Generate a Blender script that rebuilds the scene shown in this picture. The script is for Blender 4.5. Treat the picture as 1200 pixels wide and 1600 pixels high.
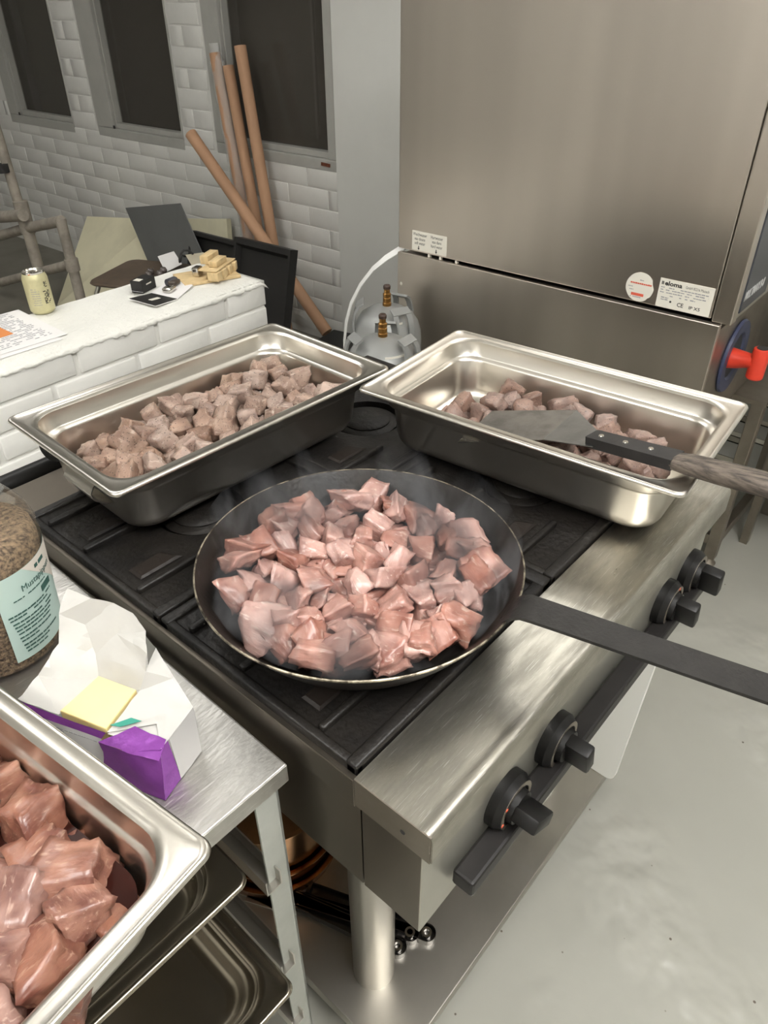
import bpy, bmesh, math, random
from mathutils import Vector, Matrix, noise
random.seed(11)
S = bpy.context.scene
COL = S.collection
for o in list(bpy.data.objects):
    bpy.data.objects.remove(o)

# ------------------------------------------------------------------ camera
PITCH, ROLL, YAW = (math.radians(a) for a in (35.579, 0.269, 49.087))
fw = Vector((math.cos(PITCH)*math.sin(YAW), math.cos(PITCH)*math.cos(YAW), -math.sin(PITCH)))
rt = Vector((math.cos(YAW), -math.sin(YAW), 0))
dn = fw.cross(rt)
c_, s_ = math.cos(ROLL), math.sin(ROLL)
rt, dn = c_*rt + s_*dn, -s_*rt + c_*dn
cd = bpy.data.cameras.new('camera')
cd.sensor_fit = 'VERTICAL'; cd.sensor_height = 24.0
cd.lens = 24.0*1145.8/1600.0
cd.clip_start = 0.02
camera = bpy.data.objects.new('camera', cd); COL.objects.link(camera)
m = Matrix((rt, -dn, -fw)).transposed().to_4x4()
m.translation = Vector((-0.3255, -0.2212, 1.538))
camera.matrix_world = m
S.camera = camera

# ------------------------------------------------------------------ world, exposure
w = bpy.data.worlds.new('night'); S.world = w; w.use_nodes = True
w.node_tree.nodes['Background'].inputs[0].default_value = (0.05, 0.05, 0.055, 1)
w.node_tree.nodes['Background'].inputs[1].default_value = 0.3
S.view_settings.view_transform = 'Standard'; S.view_settings.look = 'None'
S.view_settings.exposure = -0.42; S.view_settings.gamma = 1.0
S.view_settings.use_curve_mapping = False

# ------------------------------------------------------------------ fluorescent ceiling lights and added fill (area lights sit inside the fixtures built below)
CEIL = 2.85
LAMPZ = 2.5      # hung low so added upward lights can brighten the ceiling
LAMPS = [((0.3, 2.0), 0.0, 11), ((0.1, -0.85), 0.15, 46), ((2.0, 0.62), 1.5708, 7), ((-1.5, 0.3), 1.5708, 29), ((0.3, 4.2), 0.0, 9)]  # last two are unseen lamps added to brighten the left and the back
for (lx, ly), rz, pw in LAMPS:
    for up in (0, 1):  # the upward light is added fill, bounced off the ceiling
        ld = bpy.data.lights.new('fluorescent_and_fill_light', 'AREA')
        ld.shape = 'RECTANGLE'; ld.size = 1.25; ld.size_y = 0.16; ld.energy = pw*(1.7 if up else 1.0)
        ld.color = (1.0, 0.99, 0.985)
        lo = bpy.data.objects.new('fluorescent_and_fill_light', ld); COL.objects.link(lo)
        lo.location = (lx, ly, LAMPZ + (.05 if up else -.05)); lo.rotation_euler = (math.pi if up else 0, 0, rz)

# ------------------------------------------------------------------ helpers
def lin(c):
    return tuple(((v/255)/12.92 if v/255 <= .04045 else ((v/255+.055)/1.055)**2.4) for v in c)

def mat(name, rgb, rough=.5, metal=0.0, spec=.5, var=0.0, vscale=8.0, rgb2=None, bump=0.0, bscale=60.0,
        stretch=None, rvar=0.0, aniso=0.0, coat=0.0, sss=0.0, trans=0.0, ior=1.45, detail=3.0, alpha=1.0, emis=0.0):
    M = bpy.data.materials.new(name); M.use_nodes = True
    nt = M.node_tree; N = nt.nodes; L = nt.links
    b = N['Principled BSDF']
    c = lin(rgb) + (1,)
    b.inputs['Base Color'].default_value = c
    b.inputs['Roughness'].default_value = rough
    b.inputs['Metallic'].default_value = metal
    b.inputs['Specular IOR Level'].default_value = spec
    b.inputs['IOR'].default_value = ior
    if coat: b.inputs['Coat Weight'].default_value = coat; b.inputs['Coat Roughness'].default_value = .15
    if sss:
        b.inputs['Subsurface Weight'].default_value = sss
        b.inputs['Subsurface Radius'].default_value = (.012, .005, .003); b.inputs['Subsurface Scale'].default_value = .5
    if trans: b.inputs['Transmission Weight'].default_value = trans
    if alpha < 1: b.inputs['Alpha'].default_value = alpha
    if emis:
        b.inputs['Emission Color'].default_value = c; b.inputs['Emission Strength'].default_value = emis
    tc = N.new('ShaderNodeTexCoord'); mp = N.new('ShaderNodeMapping')
    L.new(tc.outputs['Object'], mp.inputs[0])
    if stretch: mp.inputs['Scale'].default_value = stretch
    if var or rvar:
        n1 = N.new('ShaderNodeTexNoise'); n1.inputs['Scale'].default_value = vscale; n1.inputs['Detail'].default_value = detail + 2
        n1.inputs['Roughness'].default_value = .62
        L.new(mp.outputs[0], n1.inputs['Vector'])
        rp = N.new('ShaderNodeValToRGB'); rp.color_ramp.elements[0].position = .34; rp.color_ramp.elements[1].position = .68; rp.color_ramp.interpolation = 'EASE'
        L.new(n1.outputs['Fac'], rp.inputs[0])
        if var:
            mx = N.new('ShaderNodeMix'); mx.data_type = 'RGBA'
            c2 = lin(rgb2) + (1,) if rgb2 else tuple(v*(1-var) for v in c[:3]) + (1,)
            mx.inputs[6].default_value = c; mx.inputs[7].default_value = c2
            L.new(rp.outputs[0], mx.inputs[0]); L.new(mx.outputs[2], b.inputs['Base Color'])
        if rvar:
            mr = N.new('ShaderNodeMapRange'); mr.inputs[1].default_value = .2; mr.inputs[2].default_value = .8; mr.inputs[3].default_value = rough; mr.inputs[4].default_value = rough + rvar
            L.new(n1.outputs['Fac'], mr.inputs[0]); L.new(mr.outputs[0], b.inputs['Roughness'])
    if bump:
        n2 = N.new('ShaderNodeTexNoise'); n2.inputs['Scale'].default_value = bscale; n2.inputs['Detail'].default_value = detail
        L.new(mp.outputs[0], n2.inputs['Vector'])
        bp = N.new('ShaderNodeBump'); bp.inputs['Strength'].default_value = bump; bp.inputs['Distance'].default_value = .004
        L.new(n2.outputs['Fac'], bp.inputs['Height']); L.new(bp.outputs[0], b.inputs['Normal'])
    if aniso:
        b.inputs['Anisotropic'].default_value = aniso
        tg = N.new('ShaderNodeTangent'); tg.direction_type = 'RADIAL'; tg.axis = 'Z'
        L.new(tg.outputs[0], b.inputs['Tangent'])
    return M

class B:
    def __init__(s): s.bm = bmesh.new()
    def box(s, lo, hi, bev=0.0, seg=2):
        r = bmesh.ops.create_cube(s.bm, size=1.0)['verts']
        for v in r:
            v.co = Vector([lo[i] + (v.co[i]+.5)*(hi[i]-lo[i]) for i in range(3)])
        if bev:
            es = list({e for v in r for e in v.link_edges})
            bmesh.ops.bevel(s.bm, geom=es, offset=bev, segments=seg, profile=.5, affect='EDGES')
        return s
    def obox(s, c, half, rz=0, bev=0.0, rx=0, ry=0, seg=2):
        nb = B().box([-h for h in half], half, bev, seg)
        nb.bm.transform(Matrix.Translation(c) @ Matrix.Rotation(rz, 4, 'Z') @ Matrix.Rotation(ry, 4, 'Y') @ Matrix.Rotation(rx, 4, 'X'))
        s.join(nb); return s
    def join(s, o):
        me = bpy.data.meshes.new('t'); o.bm.to_mesh(me); o.bm.free(); s.bm.from_mesh(me); bpy.data.meshes.remove(me); return s
    def cyl(s, p0, p1, r0, r1=None, n=24, caps=True):
        p0, p1 = Vector(p0), Vector(p1); r1 = r0 if r1 is None else r1
        z = (p1-p0).normalized(); x = z.orthogonal().normalized(); y = z.cross(x)
        A = [s.bm.verts.new(p0 + (x*math.cos(2*math.pi*i/n) + y*math.sin(2*math.pi*i/n))*r0) for i in range(n)]
        D = [s.bm.verts.new(p1 + (x*math.cos(2*math.pi*i/n) + y*math.sin(2*math.pi*i/n))*r1) for i in range(n)]
        for i in range(n):
            s.bm.faces.new((A[i], A[(i+1) % n], D[(i+1) % n], D[i]))
        if caps: s.bm.faces.new(A[::-1]); s.bm.faces.new(D)
        return s
    def lathe(s, prof, n=48, c=(0, 0, 0), close=False):
        c = Vector(c); rings = []
        for r, z in prof:
            if r < 1e-6: rings.append([s.bm.verts.new(c + Vector((0, 0, z)))])
            else: rings.append([s.bm.verts.new(c + Vector((r*math.cos(2*math.pi*i/n), r*math.sin(2*math.pi*i/n), z))) for i in range(n)])
        pr = list(zip(rings, rings[1:])) + ([(rings[-1], rings[0])] if close else [])
        for a, b in pr:
            for i in range(n):
                j = (i+1) % n
                if len(a) == 1 and len(b) == 1: continue
                if len(a) == 1: s.bm.faces.new((a[0], b[j], b[i]))
                elif len(b) == 1: s.bm.faces.new((a[i], a[j], b[0]))
                else: s.bm.faces.new((a[i], a[j], b[j], b[i]))
        return s
    def tube(s, pts, r, n=12):
        pts = [Vector(p) for p in pts]; rings = []
        up = None
        for i, p in enumerate(pts):
            t = (pts[min(i+1, len(pts)-1)] - pts[max(i-1, 0)]).normalized()
            if up is None: up = t.orthogonal().normalized()
            up = (up - t*up.dot(t)).normalized(); y = t.cross(up)
            rr = r[i] if isinstance(r, (list, tuple)) else r
            rings.append([s.bm.verts.new(p + (up*math.cos(2*math.pi*k/n) + y*math.sin(2*math.pi*k/n))*rr) for k in range(n)])
        for a, b in zip(rings, rings[1:]):
            for k in range(n): s.bm.faces.new((a[k], a[(k+1) % n], b[(k+1) % n], b[k]))
        s.bm.faces.new(rings[0][::-1]); s.bm.faces.new(rings[-1]); return s
    def band(s, pts, side, wdt, th):
        """flat bar swept along pts, width along side vector"""
        pts = [Vector(p) for p in pts]; rings = []
        for i, p in enumerate(pts):
            t = (pts[min(i+1, len(pts)-1)] - pts[max(i-1, 0)]).normalized()
            sd = Vector(side[i] if isinstance(side, list) else side).normalized()
            sd = (sd - t*sd.dot(t)).normalized(); nn = t.cross(sd)
            ww = wdt[i] if isinstance(wdt, (list, tuple)) else wdt
            rings.append([s.bm.verts.new(p + sd*a*ww/2 + nn*b*th/2) for a, b in ((-1, -1), (1, -1), (1, 1), (-1, 1))])
        for a, b in zip(rings, rings[1:]):
            for k in range(4): s.bm.faces.new((a[k], a[(k+1) % 4], b[(k+1) % 4], b[k]))
        s.bm.faces.new(rings[0][::-1]); s.bm.faces.new(rings[-1]); return s
    def slab(s, quad, th):
        q = [Vector(p) for p in quad]; n = (q[1]-q[0]).cross(q[-1]-q[0]).normalized()*th
        A = [s.bm.verts.new(p) for p in q]; D = [s.bm.verts.new(p + n) for p in q]; k = len(q)
        s.bm.faces.new(A[::-1]); s.bm.faces.new(D)
        for i in range(k): s.bm.faces.new((A[i], A[(i+1) % k], D[(i+1) % k], D[i]))
        return s
    def quad(s, pts):
        s.bm.faces.new([s.bm.verts.new(p) for p in pts]); return s
    def rings(s, rs, cap0=False, cap1=False):
        R = [[s.bm.verts.new(p) for p in r] for r in rs]; n = len(R[0])
        for a, b in zip(R, R[1:]):
            for k in range(n): s.bm.faces.new((a[k], a[(k+1) % n], b[(k+1) % n], b[k]))
        if cap0: s.bm.faces.new(R[0][::-1])
        if cap1: s.bm.faces.new(R[-1])
        return s

def obj(name, b, material, parent=None, smooth=None, loc=None, rz=None):
    if isinstance(b, B):
        bmesh.ops.recalc_face_normals(b.bm, faces=b.bm.faces)
        me = bpy.data.meshes.new(name); b.bm.to_mesh(me); b.bm.free()
    else: me = b
    if material is not None and not me.materials: me.materials.append(material)
    if smooth is not None:
        for p in me.polygons: p.use_smooth = True
        if smooth < 3:
            try: me.set_sharp_from_angle(angle=smooth)
            except Exception: pass
    o = bpy.data.objects.new(name, me); COL.objects.link(o)
    if loc: o.location = loc
    if rz: o.rotation_euler.z = rz
    if parent: o.parent = parent
    return o
SM = .6   # smooth angle
def tag(o, label=None, cat=None, group=None, kind=None):
    if label: o['label'] = label
    if cat: o['category'] = cat
    if group: o['group'] = group
    if kind: o['kind'] = kind
    return o
def thing(name, label, cat, loc=(0, 0, 0), rz=0, group=None, kind=None):
    o = bpy.data.objects.new(name, None); COL.objects.link(o); o.empty_display_size = .05
    o.location = loc; o.rotation_euler = (0, 0, rz)
    return tag(o, label, cat, group, kind)

FONT_CACHE = {}
def text(body, size, material, parent, M4, name='lettering', align='LEFT', sx=1.0, shear=0.0, bold=0.0):
    cu = bpy.data.curves.new('txt', 'FONT'); cu.body = body; cu.size = size; cu.align_x = align
    cu.shear = shear; cu.offset = bold; cu.extrude = size*.008; cu.resolution_u = 2
    t = bpy.data.objects.new('txt', cu); COL.objects.link(t)
    dg = bpy.context.evaluated_depsgraph_get(); dg.update()
    me = bpy.data.meshes.new_from_object(t.evaluated_get(dg))
    bpy.data.objects.remove(t); bpy.data.curves.remove(cu)
    me.materials.clear(); me.materials.append(material)
    me.transform(M4 @ Matrix.Diagonal((sx, 1, 1, 1)))
    o = bpy.data.objects.new(name, me); COL.objects.link(o); o.parent = parent
    return o
def frame4(org, ex, ey):
    ex, ey = Vector(ex), Vector(ey); ez = ex.cross(ey)
    M4 = Matrix((ex, ey, ez)).transposed().to_4x4(); M4.translation = Vector(org); return M4
def dashes(name, material, parent, M4, rows, h, maxw, seed=1, fill=.75, th=.0003):
    """illegible print: rows (x0, x1, y) of small flat word bars"""
    rd = random.Random(seed); b = B()
    for (x0, x1, y) in rows:
        x = x0
        while x < x1 - .0005:
            ww = min(rd.uniform(.35, 1)*maxw, x1-x)
            if rd.random() < fill:
                b.box((x, y, 0), (x+ww*.85, y+h*rd.uniform(.75, 1), th))
            x += ww
    b.bm.transform(M4)
    return tag(obj(name, b, material, parent), kind='stuff')

# ------------------------------------------------------------------ materials
WHITE = mat('white_paint', (240, 239, 234), .45, var=.06, vscale=5, bump=.25, bscale=35)
WALLP = mat('grey_white_wall_paint', (212, 211, 206), .55, var=.10, vscale=2.2, bump=.25, bscale=40)
PLAST = mat('plaster_paint', (208, 208, 203), .5, var=.06, vscale=2.0, bump=.2, bscale=25)
CEILM = mat('ceiling_paint', (236, 235, 230), .8)
DARKFLOOR = mat('dark_grey_floor', (122, 118, 108), .5, var=.25, vscale=3, bump=.1)  # darker grey for the floor behind the half wall
STEEL = mat('stainless_steel', (196, 192, 184), .30, 1.0, var=.08, vscale=6, rvar=.08, detail=0)
STEELB = mat('brushed_steel_panel', (202, 194, 184), .34, 1.0, var=.16, vscale=3.2, rvar=.05, aniso=.6, detail=0, stretch=(1, 1.6, .12))  # soft vertical bands of reflected lamplight are put into the colour
STEELW = mat('scratched_worktop_steel', (184, 180, 169), .26, 1.0, var=.28, vscale=11, rvar=.16, bump=.06, bscale=160, stretch=(1, 5, 1))
STEELT = mat('worn_table_steel', (204, 202, 197), .36, 1.0, var=.12, vscale=16, rvar=.18, bump=.22, bscale=70, stretch=(1, 3.2, 1))
STEELD = mat('dull_dark_steel', (158, 150, 139), .36, 1.0, var=.2, vscale=7, rvar=.12)
STEELPAN = mat('pan_steel', (216, 211, 202), .28, 1.0)
CHROME = mat('polished_steel', (215, 212, 205), .14, 1.0)
GREYPAINT = mat('grey_green_painted_steel', (178, 180, 172), .5, var=.10, vscale=14, bump=.1)
BLACKPL = mat('black_plastic', (23, 22, 21), .42, spec=.35, var=.2, vscale=40)
RAILM = mat('black_rail_plastic', (34, 32, 31), .45, spec=.35, var=.25, vscale=50)
IRON = mat('greasy_black_cast_iron', (29, 26, 23), .36, spec=.4, var=.9, vscale=14, rgb2=(16, 14, 13), rvar=.25, bump=.35, bscale=110)
IRON2 = mat('burnt_hob_tray', (32, 26, 22), .40, spec=.4, var=.9, vscale=9, rgb2=(18, 15, 13), rvar=.3, bump=.3, bscale=70)
PANBLK = mat('seasoned_carbon_steel', (26, 24, 22), .33, spec=.45, var=.5, vscale=14, rgb2=(38, 33, 28), rvar=.15, bump=.12, bscale=140)
PANRIM = mat('worn_pan_edge', (176, 166, 146), .4, .8, var=.8, vscale=55, rgb2=(48, 42, 36))
RAW = None
GLASSD = mat('dark_window_glass', (76, 72, 66), .12, spec=.3, alpha=.55)
BEHIND = mat('dim_room_behind_glass', (200, 194, 180), .8, var=.15, vscale=3)
CURT = mat('dark_curtain', (120, 114, 106), .8)
FRAMEP = mat('grey_window_frame_paint', (164, 163, 157), .5, var=.08, vscale=9, bump=.1)
CARD = mat('brown_cardboard', (176, 138, 108), .7, var=.14, vscale=6, stretch=(1, 1, .3))
FOAM = mat('cream_foam_board', (226, 220, 190), .8, var=.12, vscale=4)
GREYSHEET = mat('grey_plastic_sheet', (106, 107, 106), .35, var=.08)
BLACKTRAY = mat('matt_black_tray_plastic', (34, 33, 32), .5)
WOODP = mat('pale_wood', (214, 188, 142), .6, var=.2, vscale=30, stretch=(1, 4, 1))
WOODD = mat('worn_dark_wood', (104, 94, 84), .7, var=.5, vscale=30, rgb2=(54, 48, 44), stretch=(5, .6, 5), bump=.3, bscale=120)
WOODB = mat('blackened_wood', (40, 38, 37), .55, var=.3, vscale=30, bump=.2)
PLY = mat('brown_plywood_seat', (96, 82, 68), .45, var=.3, vscale=12)
PAPER = mat('white_paper', (226, 224, 222), .8)
INK = mat('dark_print', (48, 47, 46), .7)
INKG = mat('grey_print', (150, 150, 152), .8)
INKGREEN = mat('green_print', (58, 92, 84), .6)
INKRED = mat('red_print', (206, 92, 70), .6)
ORANGE = mat('orange_print', (206, 130, 72), .7)
LABELW = mat('white_label_plastic', (222, 218, 206), .4)
SILVERT = mat('silver_lettering', (205, 205, 205), .4)
DKBLUE = mat('dark_blue_grey_panel', (58, 60, 66), .35)
BLUE = mat('navy_blue_plastic', (52, 58, 84), .4)
RED = mat('red_plastic', (212, 62, 42), .42, var=.12, vscale=30)
BRASS = mat('brass_fitting', (150, 112, 62), .3, .9)
GASGREY = mat('grey_gas_bottle_paint', (138, 139, 137), .4, .2, var=.06)
HOSEW = mat('white_band_plastic', (226, 226, 222), .45)
PLASTW = mat('white_cutting_board_plastic', (244, 244, 238), .5)
COPPER = mat('brassy_steel', (168, 128, 92), .22, 1.0, var=.3, vscale=10)  # brown brassy tone for the pan stack, unevenly darker
SCAF = mat('weathered_scaffold_pipe', (166, 158, 146), .6, .1, var=.3, vscale=16)
CANM = mat('cream_can_print', (206, 200, 158), .4, .3, var=.10, vscale=60)
MORTAR = mat('rough_white_mortar', (226, 225, 218), .6, var=.06, bump=.9, bscale=90)

def floor_mat():
    M = mat('glossy_grey_floor_paint', (160, 159, 150), .24, spec=.5, var=.10, vscale=1.6, rvar=.16)
    nt = M.node_tree; N = nt.nodes; L = nt.links; b = N['Principled BSDF']
    tc = N.new('ShaderNodeTexCoord')
    n = N.new('ShaderNodeTexNoise'); n.inputs['Scale'].default_value = 14; n.inputs['Detail'].default_value = 1.5
    L.new(tc.outputs['Object'], n.inputs['Vector'])
    n2 = N.new('ShaderNodeTexNoise'); n2.inputs['Scale'].default_value = 2.4; n2.inputs['Detail'].default_value = 1
    L.new(tc.outputs['Object'], n2.inputs['Vector'])
    r = N.new('ShaderNodeValToRGB'); r.color_ramp.elements[0].position = .45; r.color_ramp.elements[1].position = .72; r.color_ramp.interpolation = 'EASE'
    L.new(n2.outputs['Fac'], r.inputs[0])
    mu = N.new('ShaderNodeMath'); mu.operation = 'MULTIPLY'
    L.new(n.outputs['Fac'], mu.inputs[0]); L.new(r.outputs[0], mu.inputs[1])
    bp = N.new('ShaderNodeBump'); bp.inputs['Strength'].default_value = .8; bp.inputs['Distance'].default_value = .022
    L.new(mu.outputs[0], bp.inputs['Height']); L.new(bp.outputs[0], b.inputs['Normal'])
    # small dark grit specks
    v = N.new('ShaderNodeTexVoronoi'); v.inputs['Scale'].default_value = 16
    L.new(tc.outputs['Object'], v.inputs['Vector'])
    r2 = N.new('ShaderNodeValToRGB'); r2.color_ramp.elements[0].position = .035; r2.color_ramp.elements[1].position = .05
    L.new(v.outputs['Distance'], r2.inputs[0])
    src = b.inputs['Base Color'].links[0].from_socket
    mx = N.new('ShaderNodeMix'); mx.data_type = 'RGBA'; mx.inputs[6].default_value = (.10, .08, .06, 1)
    L.new(r2.outputs[0], mx.inputs[0]); L.new(src, mx.inputs[7]); L.new(mx.outputs[2], b.inputs['Base Color'])
    return M
FLOORM = floor_mat()

def meat_mat(name, c1, c2, fat, rough, coat, speck=None, rr=.35):
    M = bpy.data.materials.new(name); M.use_nodes = True
    nt = M.node_tree; N = nt.nodes; L = nt.links; b = N['Principled BSDF']
    b.inputs['Roughness'].default_value = rough; b.inputs['Coat Weight'].default_value = coat; b.inputs['Coat Roughness'].default_value = .2
    b.inputs['Subsurface Weight'].default_value = .15
    b.inputs['Subsurface Radius'].default_value = (.01, .004, .003); b.inputs['Subsurface Scale'].default_value = .4
    tc = N.new('ShaderNodeTexCoord'); oi = N.new('ShaderNodeObjectInfo')
    ad = N.new('ShaderNodeVectorMath'); ad.operation = 'ADD'
    mu = N.new('ShaderNodeVectorMath'); mu.operation = 'SCALE'; mu.inputs['Scale'].default_value = 7.0
    cb = N.new('ShaderNodeCombineXYZ'); L.new(oi.outputs['Random'], cb.inputs[0]); L.new(oi.outputs['Random'], cb.inputs[1])
    L.new(cb.outputs[0], mu.inputs[0]); L.new(tc.outputs['Object'], ad.inputs[0]); L.new(mu.outputs[0], ad.inputs[1])
    n = N.new('ShaderNodeTexNoise'); n.inputs['Scale'].default_value = 34; n.inputs['Detail'].default_value = 5
    L.new(ad.outputs[0], n.inputs['Vector'])
    mp = N.new('ShaderNodeMapping'); mp.inputs['Scale'].default_value = (30, 120, 160); L.new(ad.outputs[0], mp.inputs[0])
    nf = N.new('ShaderNodeTexNoise'); nf.inputs['Scale'].default_value = 1.6; nf.inputs['Detail'].default_value = 3
    L.new(mp.outputs[0], nf.inputs['Vector'])
    r = N.new('ShaderNodeValToRGB')
    r.color_ramp.elements[0].position = .32; r.color_ramp.elements[0].color = lin(c1) + (1,)
    r.color_ramp.elements[1].position = .66; r.color_ramp.elements[1].color = lin(c2) + (1,)
    L.new(n.outputs['Fac'], r.inputs[0])
    # fat / sinew streaks
    rf = N.new('ShaderNodeValToRGB'); rf.color_ramp.elements[0].position = .59; rf.color_ramp.elements[1].position = .72
    L.new(nf.outputs['Fac'], rf.inputs[0])
    mf = N.new('ShaderNodeMath'); mf.operation = 'MULTIPLY'; mf.inputs[1].default_value = .75; L.new(rf.outputs[0], mf.inputs[0])
    mx = N.new('ShaderNodeMix'); mx.data_type = 'RGBA'; mx.inputs[7].default_value = lin(fat) + (1,)
    L.new(mf.outputs[0], mx.inputs[0]); L.new(r.outputs[0], mx.inputs[6])
    last = mx.outputs[2]
    if speck:
        vo = N.new('ShaderNodeTexVoronoi'); vo.inputs['Scale'].default_value = 230; L.new(ad.outputs[0], vo.inputs['Vector'])
        rs = N.new('ShaderNodeValToRGB'); rs.color_ramp.elements[0].position = .10; rs.color_ramp.elements[1].position = .26
        L.new(vo.outputs['Distance'], rs.inputs[0])
        m2 = N.new('ShaderNodeMix'); m2.data_type = 'RGBA'; m2.inputs[6].default_value = lin(speck) + (1,)
        L.new(rs.outputs[0], m2.inputs[0]); L.new(last, m2.inputs[7]); last = m2.outputs[2]
    hs = N.new('ShaderNodeHueSaturation')
    mr = N.new('ShaderNodeMapRange'); mr.inputs[3].default_value = 1-rr*.6; mr.inputs[4].default_value = 1+rr*.6
    L.new(oi.outputs['Random'], mr.inputs[0]); L.new(mr.outputs[0], hs.inputs['Value']); L.new(last, hs.inputs['Color'])
    mr2 = N.new('ShaderNodeMapRange'); mr2.inputs[3].default_value = 1.08; mr2.inputs[4].default_value = .72
    L.new(oi.outputs['Random'], mr2.inputs[0]); L.new(mr2.outputs[0], hs.inputs['Saturation'])
    L.new(hs.outputs[0], b.inputs['Base Color'])
    bp = N.new('ShaderNodeBump'); bp.inputs['Strength'].default_value = .5; bp.inputs['Distance'].default_value = .0018
    sm = N.new('ShaderNodeMath'); sm.operation = 'ADD'; L.new(nf.outputs['Fac'], sm.inputs[0]); L.new(n.outputs['Fac'], sm.inputs[1])
    L.new(sm.outputs[0], bp.inputs['Height']); L.new(bp.outputs[0], b.inputs['Normal'])
    return M
M_SEAR = meat_mat('searing_beef', (194, 147, 132), (144, 94, 81), (216, 194, 180), .38, .32, rr=.32)
M_BROWN = meat_mat('browned_beef', (164, 137, 119), (120, 94, 80), (184, 162, 145), .6, .08, speck=(58, 46, 40), rr=.25)
M_DBROWN = meat_mat('dark_browned_beef', (144, 116, 102), (108, 84, 73), (158, 132, 117), .6, .08, speck=(56, 44, 38), rr=.25)
M_RAW = meat_mat('raw_marinated_beef', (162, 117, 98), (110, 68, 57), (184, 150, 130), .36, .35, rr=.24)

def scratches(M, scale, amount, seeds=((.6, 0), (2.2, 5), (1.3, 9))):
    nt = M.node_tree; N = nt.nodes; L = nt.links; b = N['Principled BSDF']
    tc = N.new('ShaderNodeTexCoord'); acc = None
    for ang, off in seeds:
        mp = N.new('ShaderNodeMapping'); mp.inputs['Rotation'].default_value = (0, 0, ang); mp.inputs['Location'].default_value = (off, off, 0)
        mp.inputs['Scale'].default_value = (scale*.03, scale, scale); L.new(tc.outputs['Object'], mp.inputs[0])
        n = N.new('ShaderNodeTexNoise'); n.inputs['Scale'].default_value = 1; n.inputs['Detail'].default_value = 2; L.new(mp.outputs[0], n.inputs['Vector'])
        r = N.new('ShaderNodeMapRange'); r.inputs[1].default_value = .66; r.inputs[2].default_value = .72; L.new(n.outputs['Fac'], r.inputs[0])
        if acc is None: acc = r.outputs[0]
        else:
            m_ = N.new('ShaderNodeMath'); m_.operation = 'MAXIMUM'; L.new(acc, m_.inputs[0]); L.new(r.outputs[0], m_.inputs[1]); acc = m_.outputs[0]
    src = b.inputs['Base Color'].links[0].from_socket if b.inputs['Base Color'].links else None
    mx = N.new('ShaderNodeMix'); mx.data_type = 'RGBA'; mx.inputs[7].default_value = (.92, .91, .88, 1)
    mu = N.new('ShaderNodeMath'); mu.operation = 'MULTIPLY'; mu.inputs[1].default_value = amount; L.new(acc, mu.inputs[0]); L.new(mu.outputs[0], mx.inputs[0])
    if src: L.new(src, mx.inputs[6])
    else: mx.inputs[6].default_value = b.inputs['Base Color'].default_value
    L.new(mx.outputs[2], b.inputs['Base Color'])
    rs_ = b.inputs['Roughness'].links[0].from_socket if b.inputs['Roughness'].links else None
    ad = N.new('ShaderNodeMath'); ad.operation = 'MULTIPLY_ADD'; ad.inputs[1].default_value = .3*amount; L.new(acc, ad.inputs[0])
    if rs_: L.new(rs_, ad.inputs[2])
    else: ad.inputs[2].default_value = b.inputs['Roughness'].default_value
    L.new(ad.outputs[0], b.inputs['Roughness'])
scratches(STEELW, 800, .4)
scratches(STEELT, 500, .6)

# ------------------------------------------------------------------ the room
RW = math.radians(1.55)     # the room sits 1.55 degrees off the stove
fl = obj('floor', B().box((-2.6, -3.2, -.06), (4.2, 1.62, 0)), FLOORM); tag(fl, kind='structure')
fl2 = obj('floor_dark', B().box((-2.6, 1.62, -.06), (4.2, 7.6, 0)), DARKFLOOR); tag(fl2, kind='structure')
ce = obj('ceiling', B().box((-2.6, -3.2, CEIL), (4.2, 7.6, CEIL+.05)), CEILM); tag(ce, kind='structure')
for nm, lo, hi in (('wall_front', (-2.6, -3.25, 0), (4.2, -3.2, CEIL)), ('wall_left', (-2.65, -3.2, 0), (-2.6, 7.6, CEIL)), ('wall_far', (-2.6, 7.6, 0), (4.2, 7.65, CEIL))):
    o = obj(nm, B().box(lo, hi), CEILM); tag(o, kind='structure')

# window wall: local x = into the wall, local y = along it (s), origin at (2.3, 2.5)
wb = thing('wall_back', None, None, (2.3, 2.5, 0), RW, kind='structure')
WIN = [(-.162, .672, .842), (.940, 1.747, .826), (2.006, 2.77, .815)]
WTOP = 2.15
core = B()
edges = [-5.7, WIN[0][0], WIN[0][1], WIN[1][0], WIN[1][1], WIN[2][0], WIN[2][1], 5.0]
for i in range(len(edges)-1):
    isw = i in (1, 3, 5)
    if isw:
        zz = WIN[(i-1)//2][2]
        core.box((.004, edges[i], 0), (.25, edges[i+1], zz)); core.box((.004, edges[i], WTOP), (.25, edges[i+1], CEIL))
    else:
        core.box((.004, edges[i], 0), (.25, edges[i+1], CEIL))
obj('wall_core', core, WALLP, wb)
obj('plaster_panel', B().box((-.006, -5.7, 0), (.004, -.168, CEIL)), PLAST, wb)
def brick_mesh(L_, H_, D_, bev):
    b = B().box((0, 0, 0), (D_, L_, H_), bev, 2); bmesh.ops.recalc_face_normals(b.bm, faces=b.bm.faces)
    me = bpy.data.meshes.new('brick'); b.bm.to_mesh(me); b.bm.free()
    for p in me.polygons: p.use_smooth = True
    try: me.set_sharp_from_angle(angle=1.2)
    except Exception: pass
    return me
MODZ, MODL = .0905, .2665
bme = brick_mesh(MODL-.007, MODZ-.007, .012, .0014); bme.materials.append(WALLP)
nb = 0
zk = .759 - MODZ*8
k = 0
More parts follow.
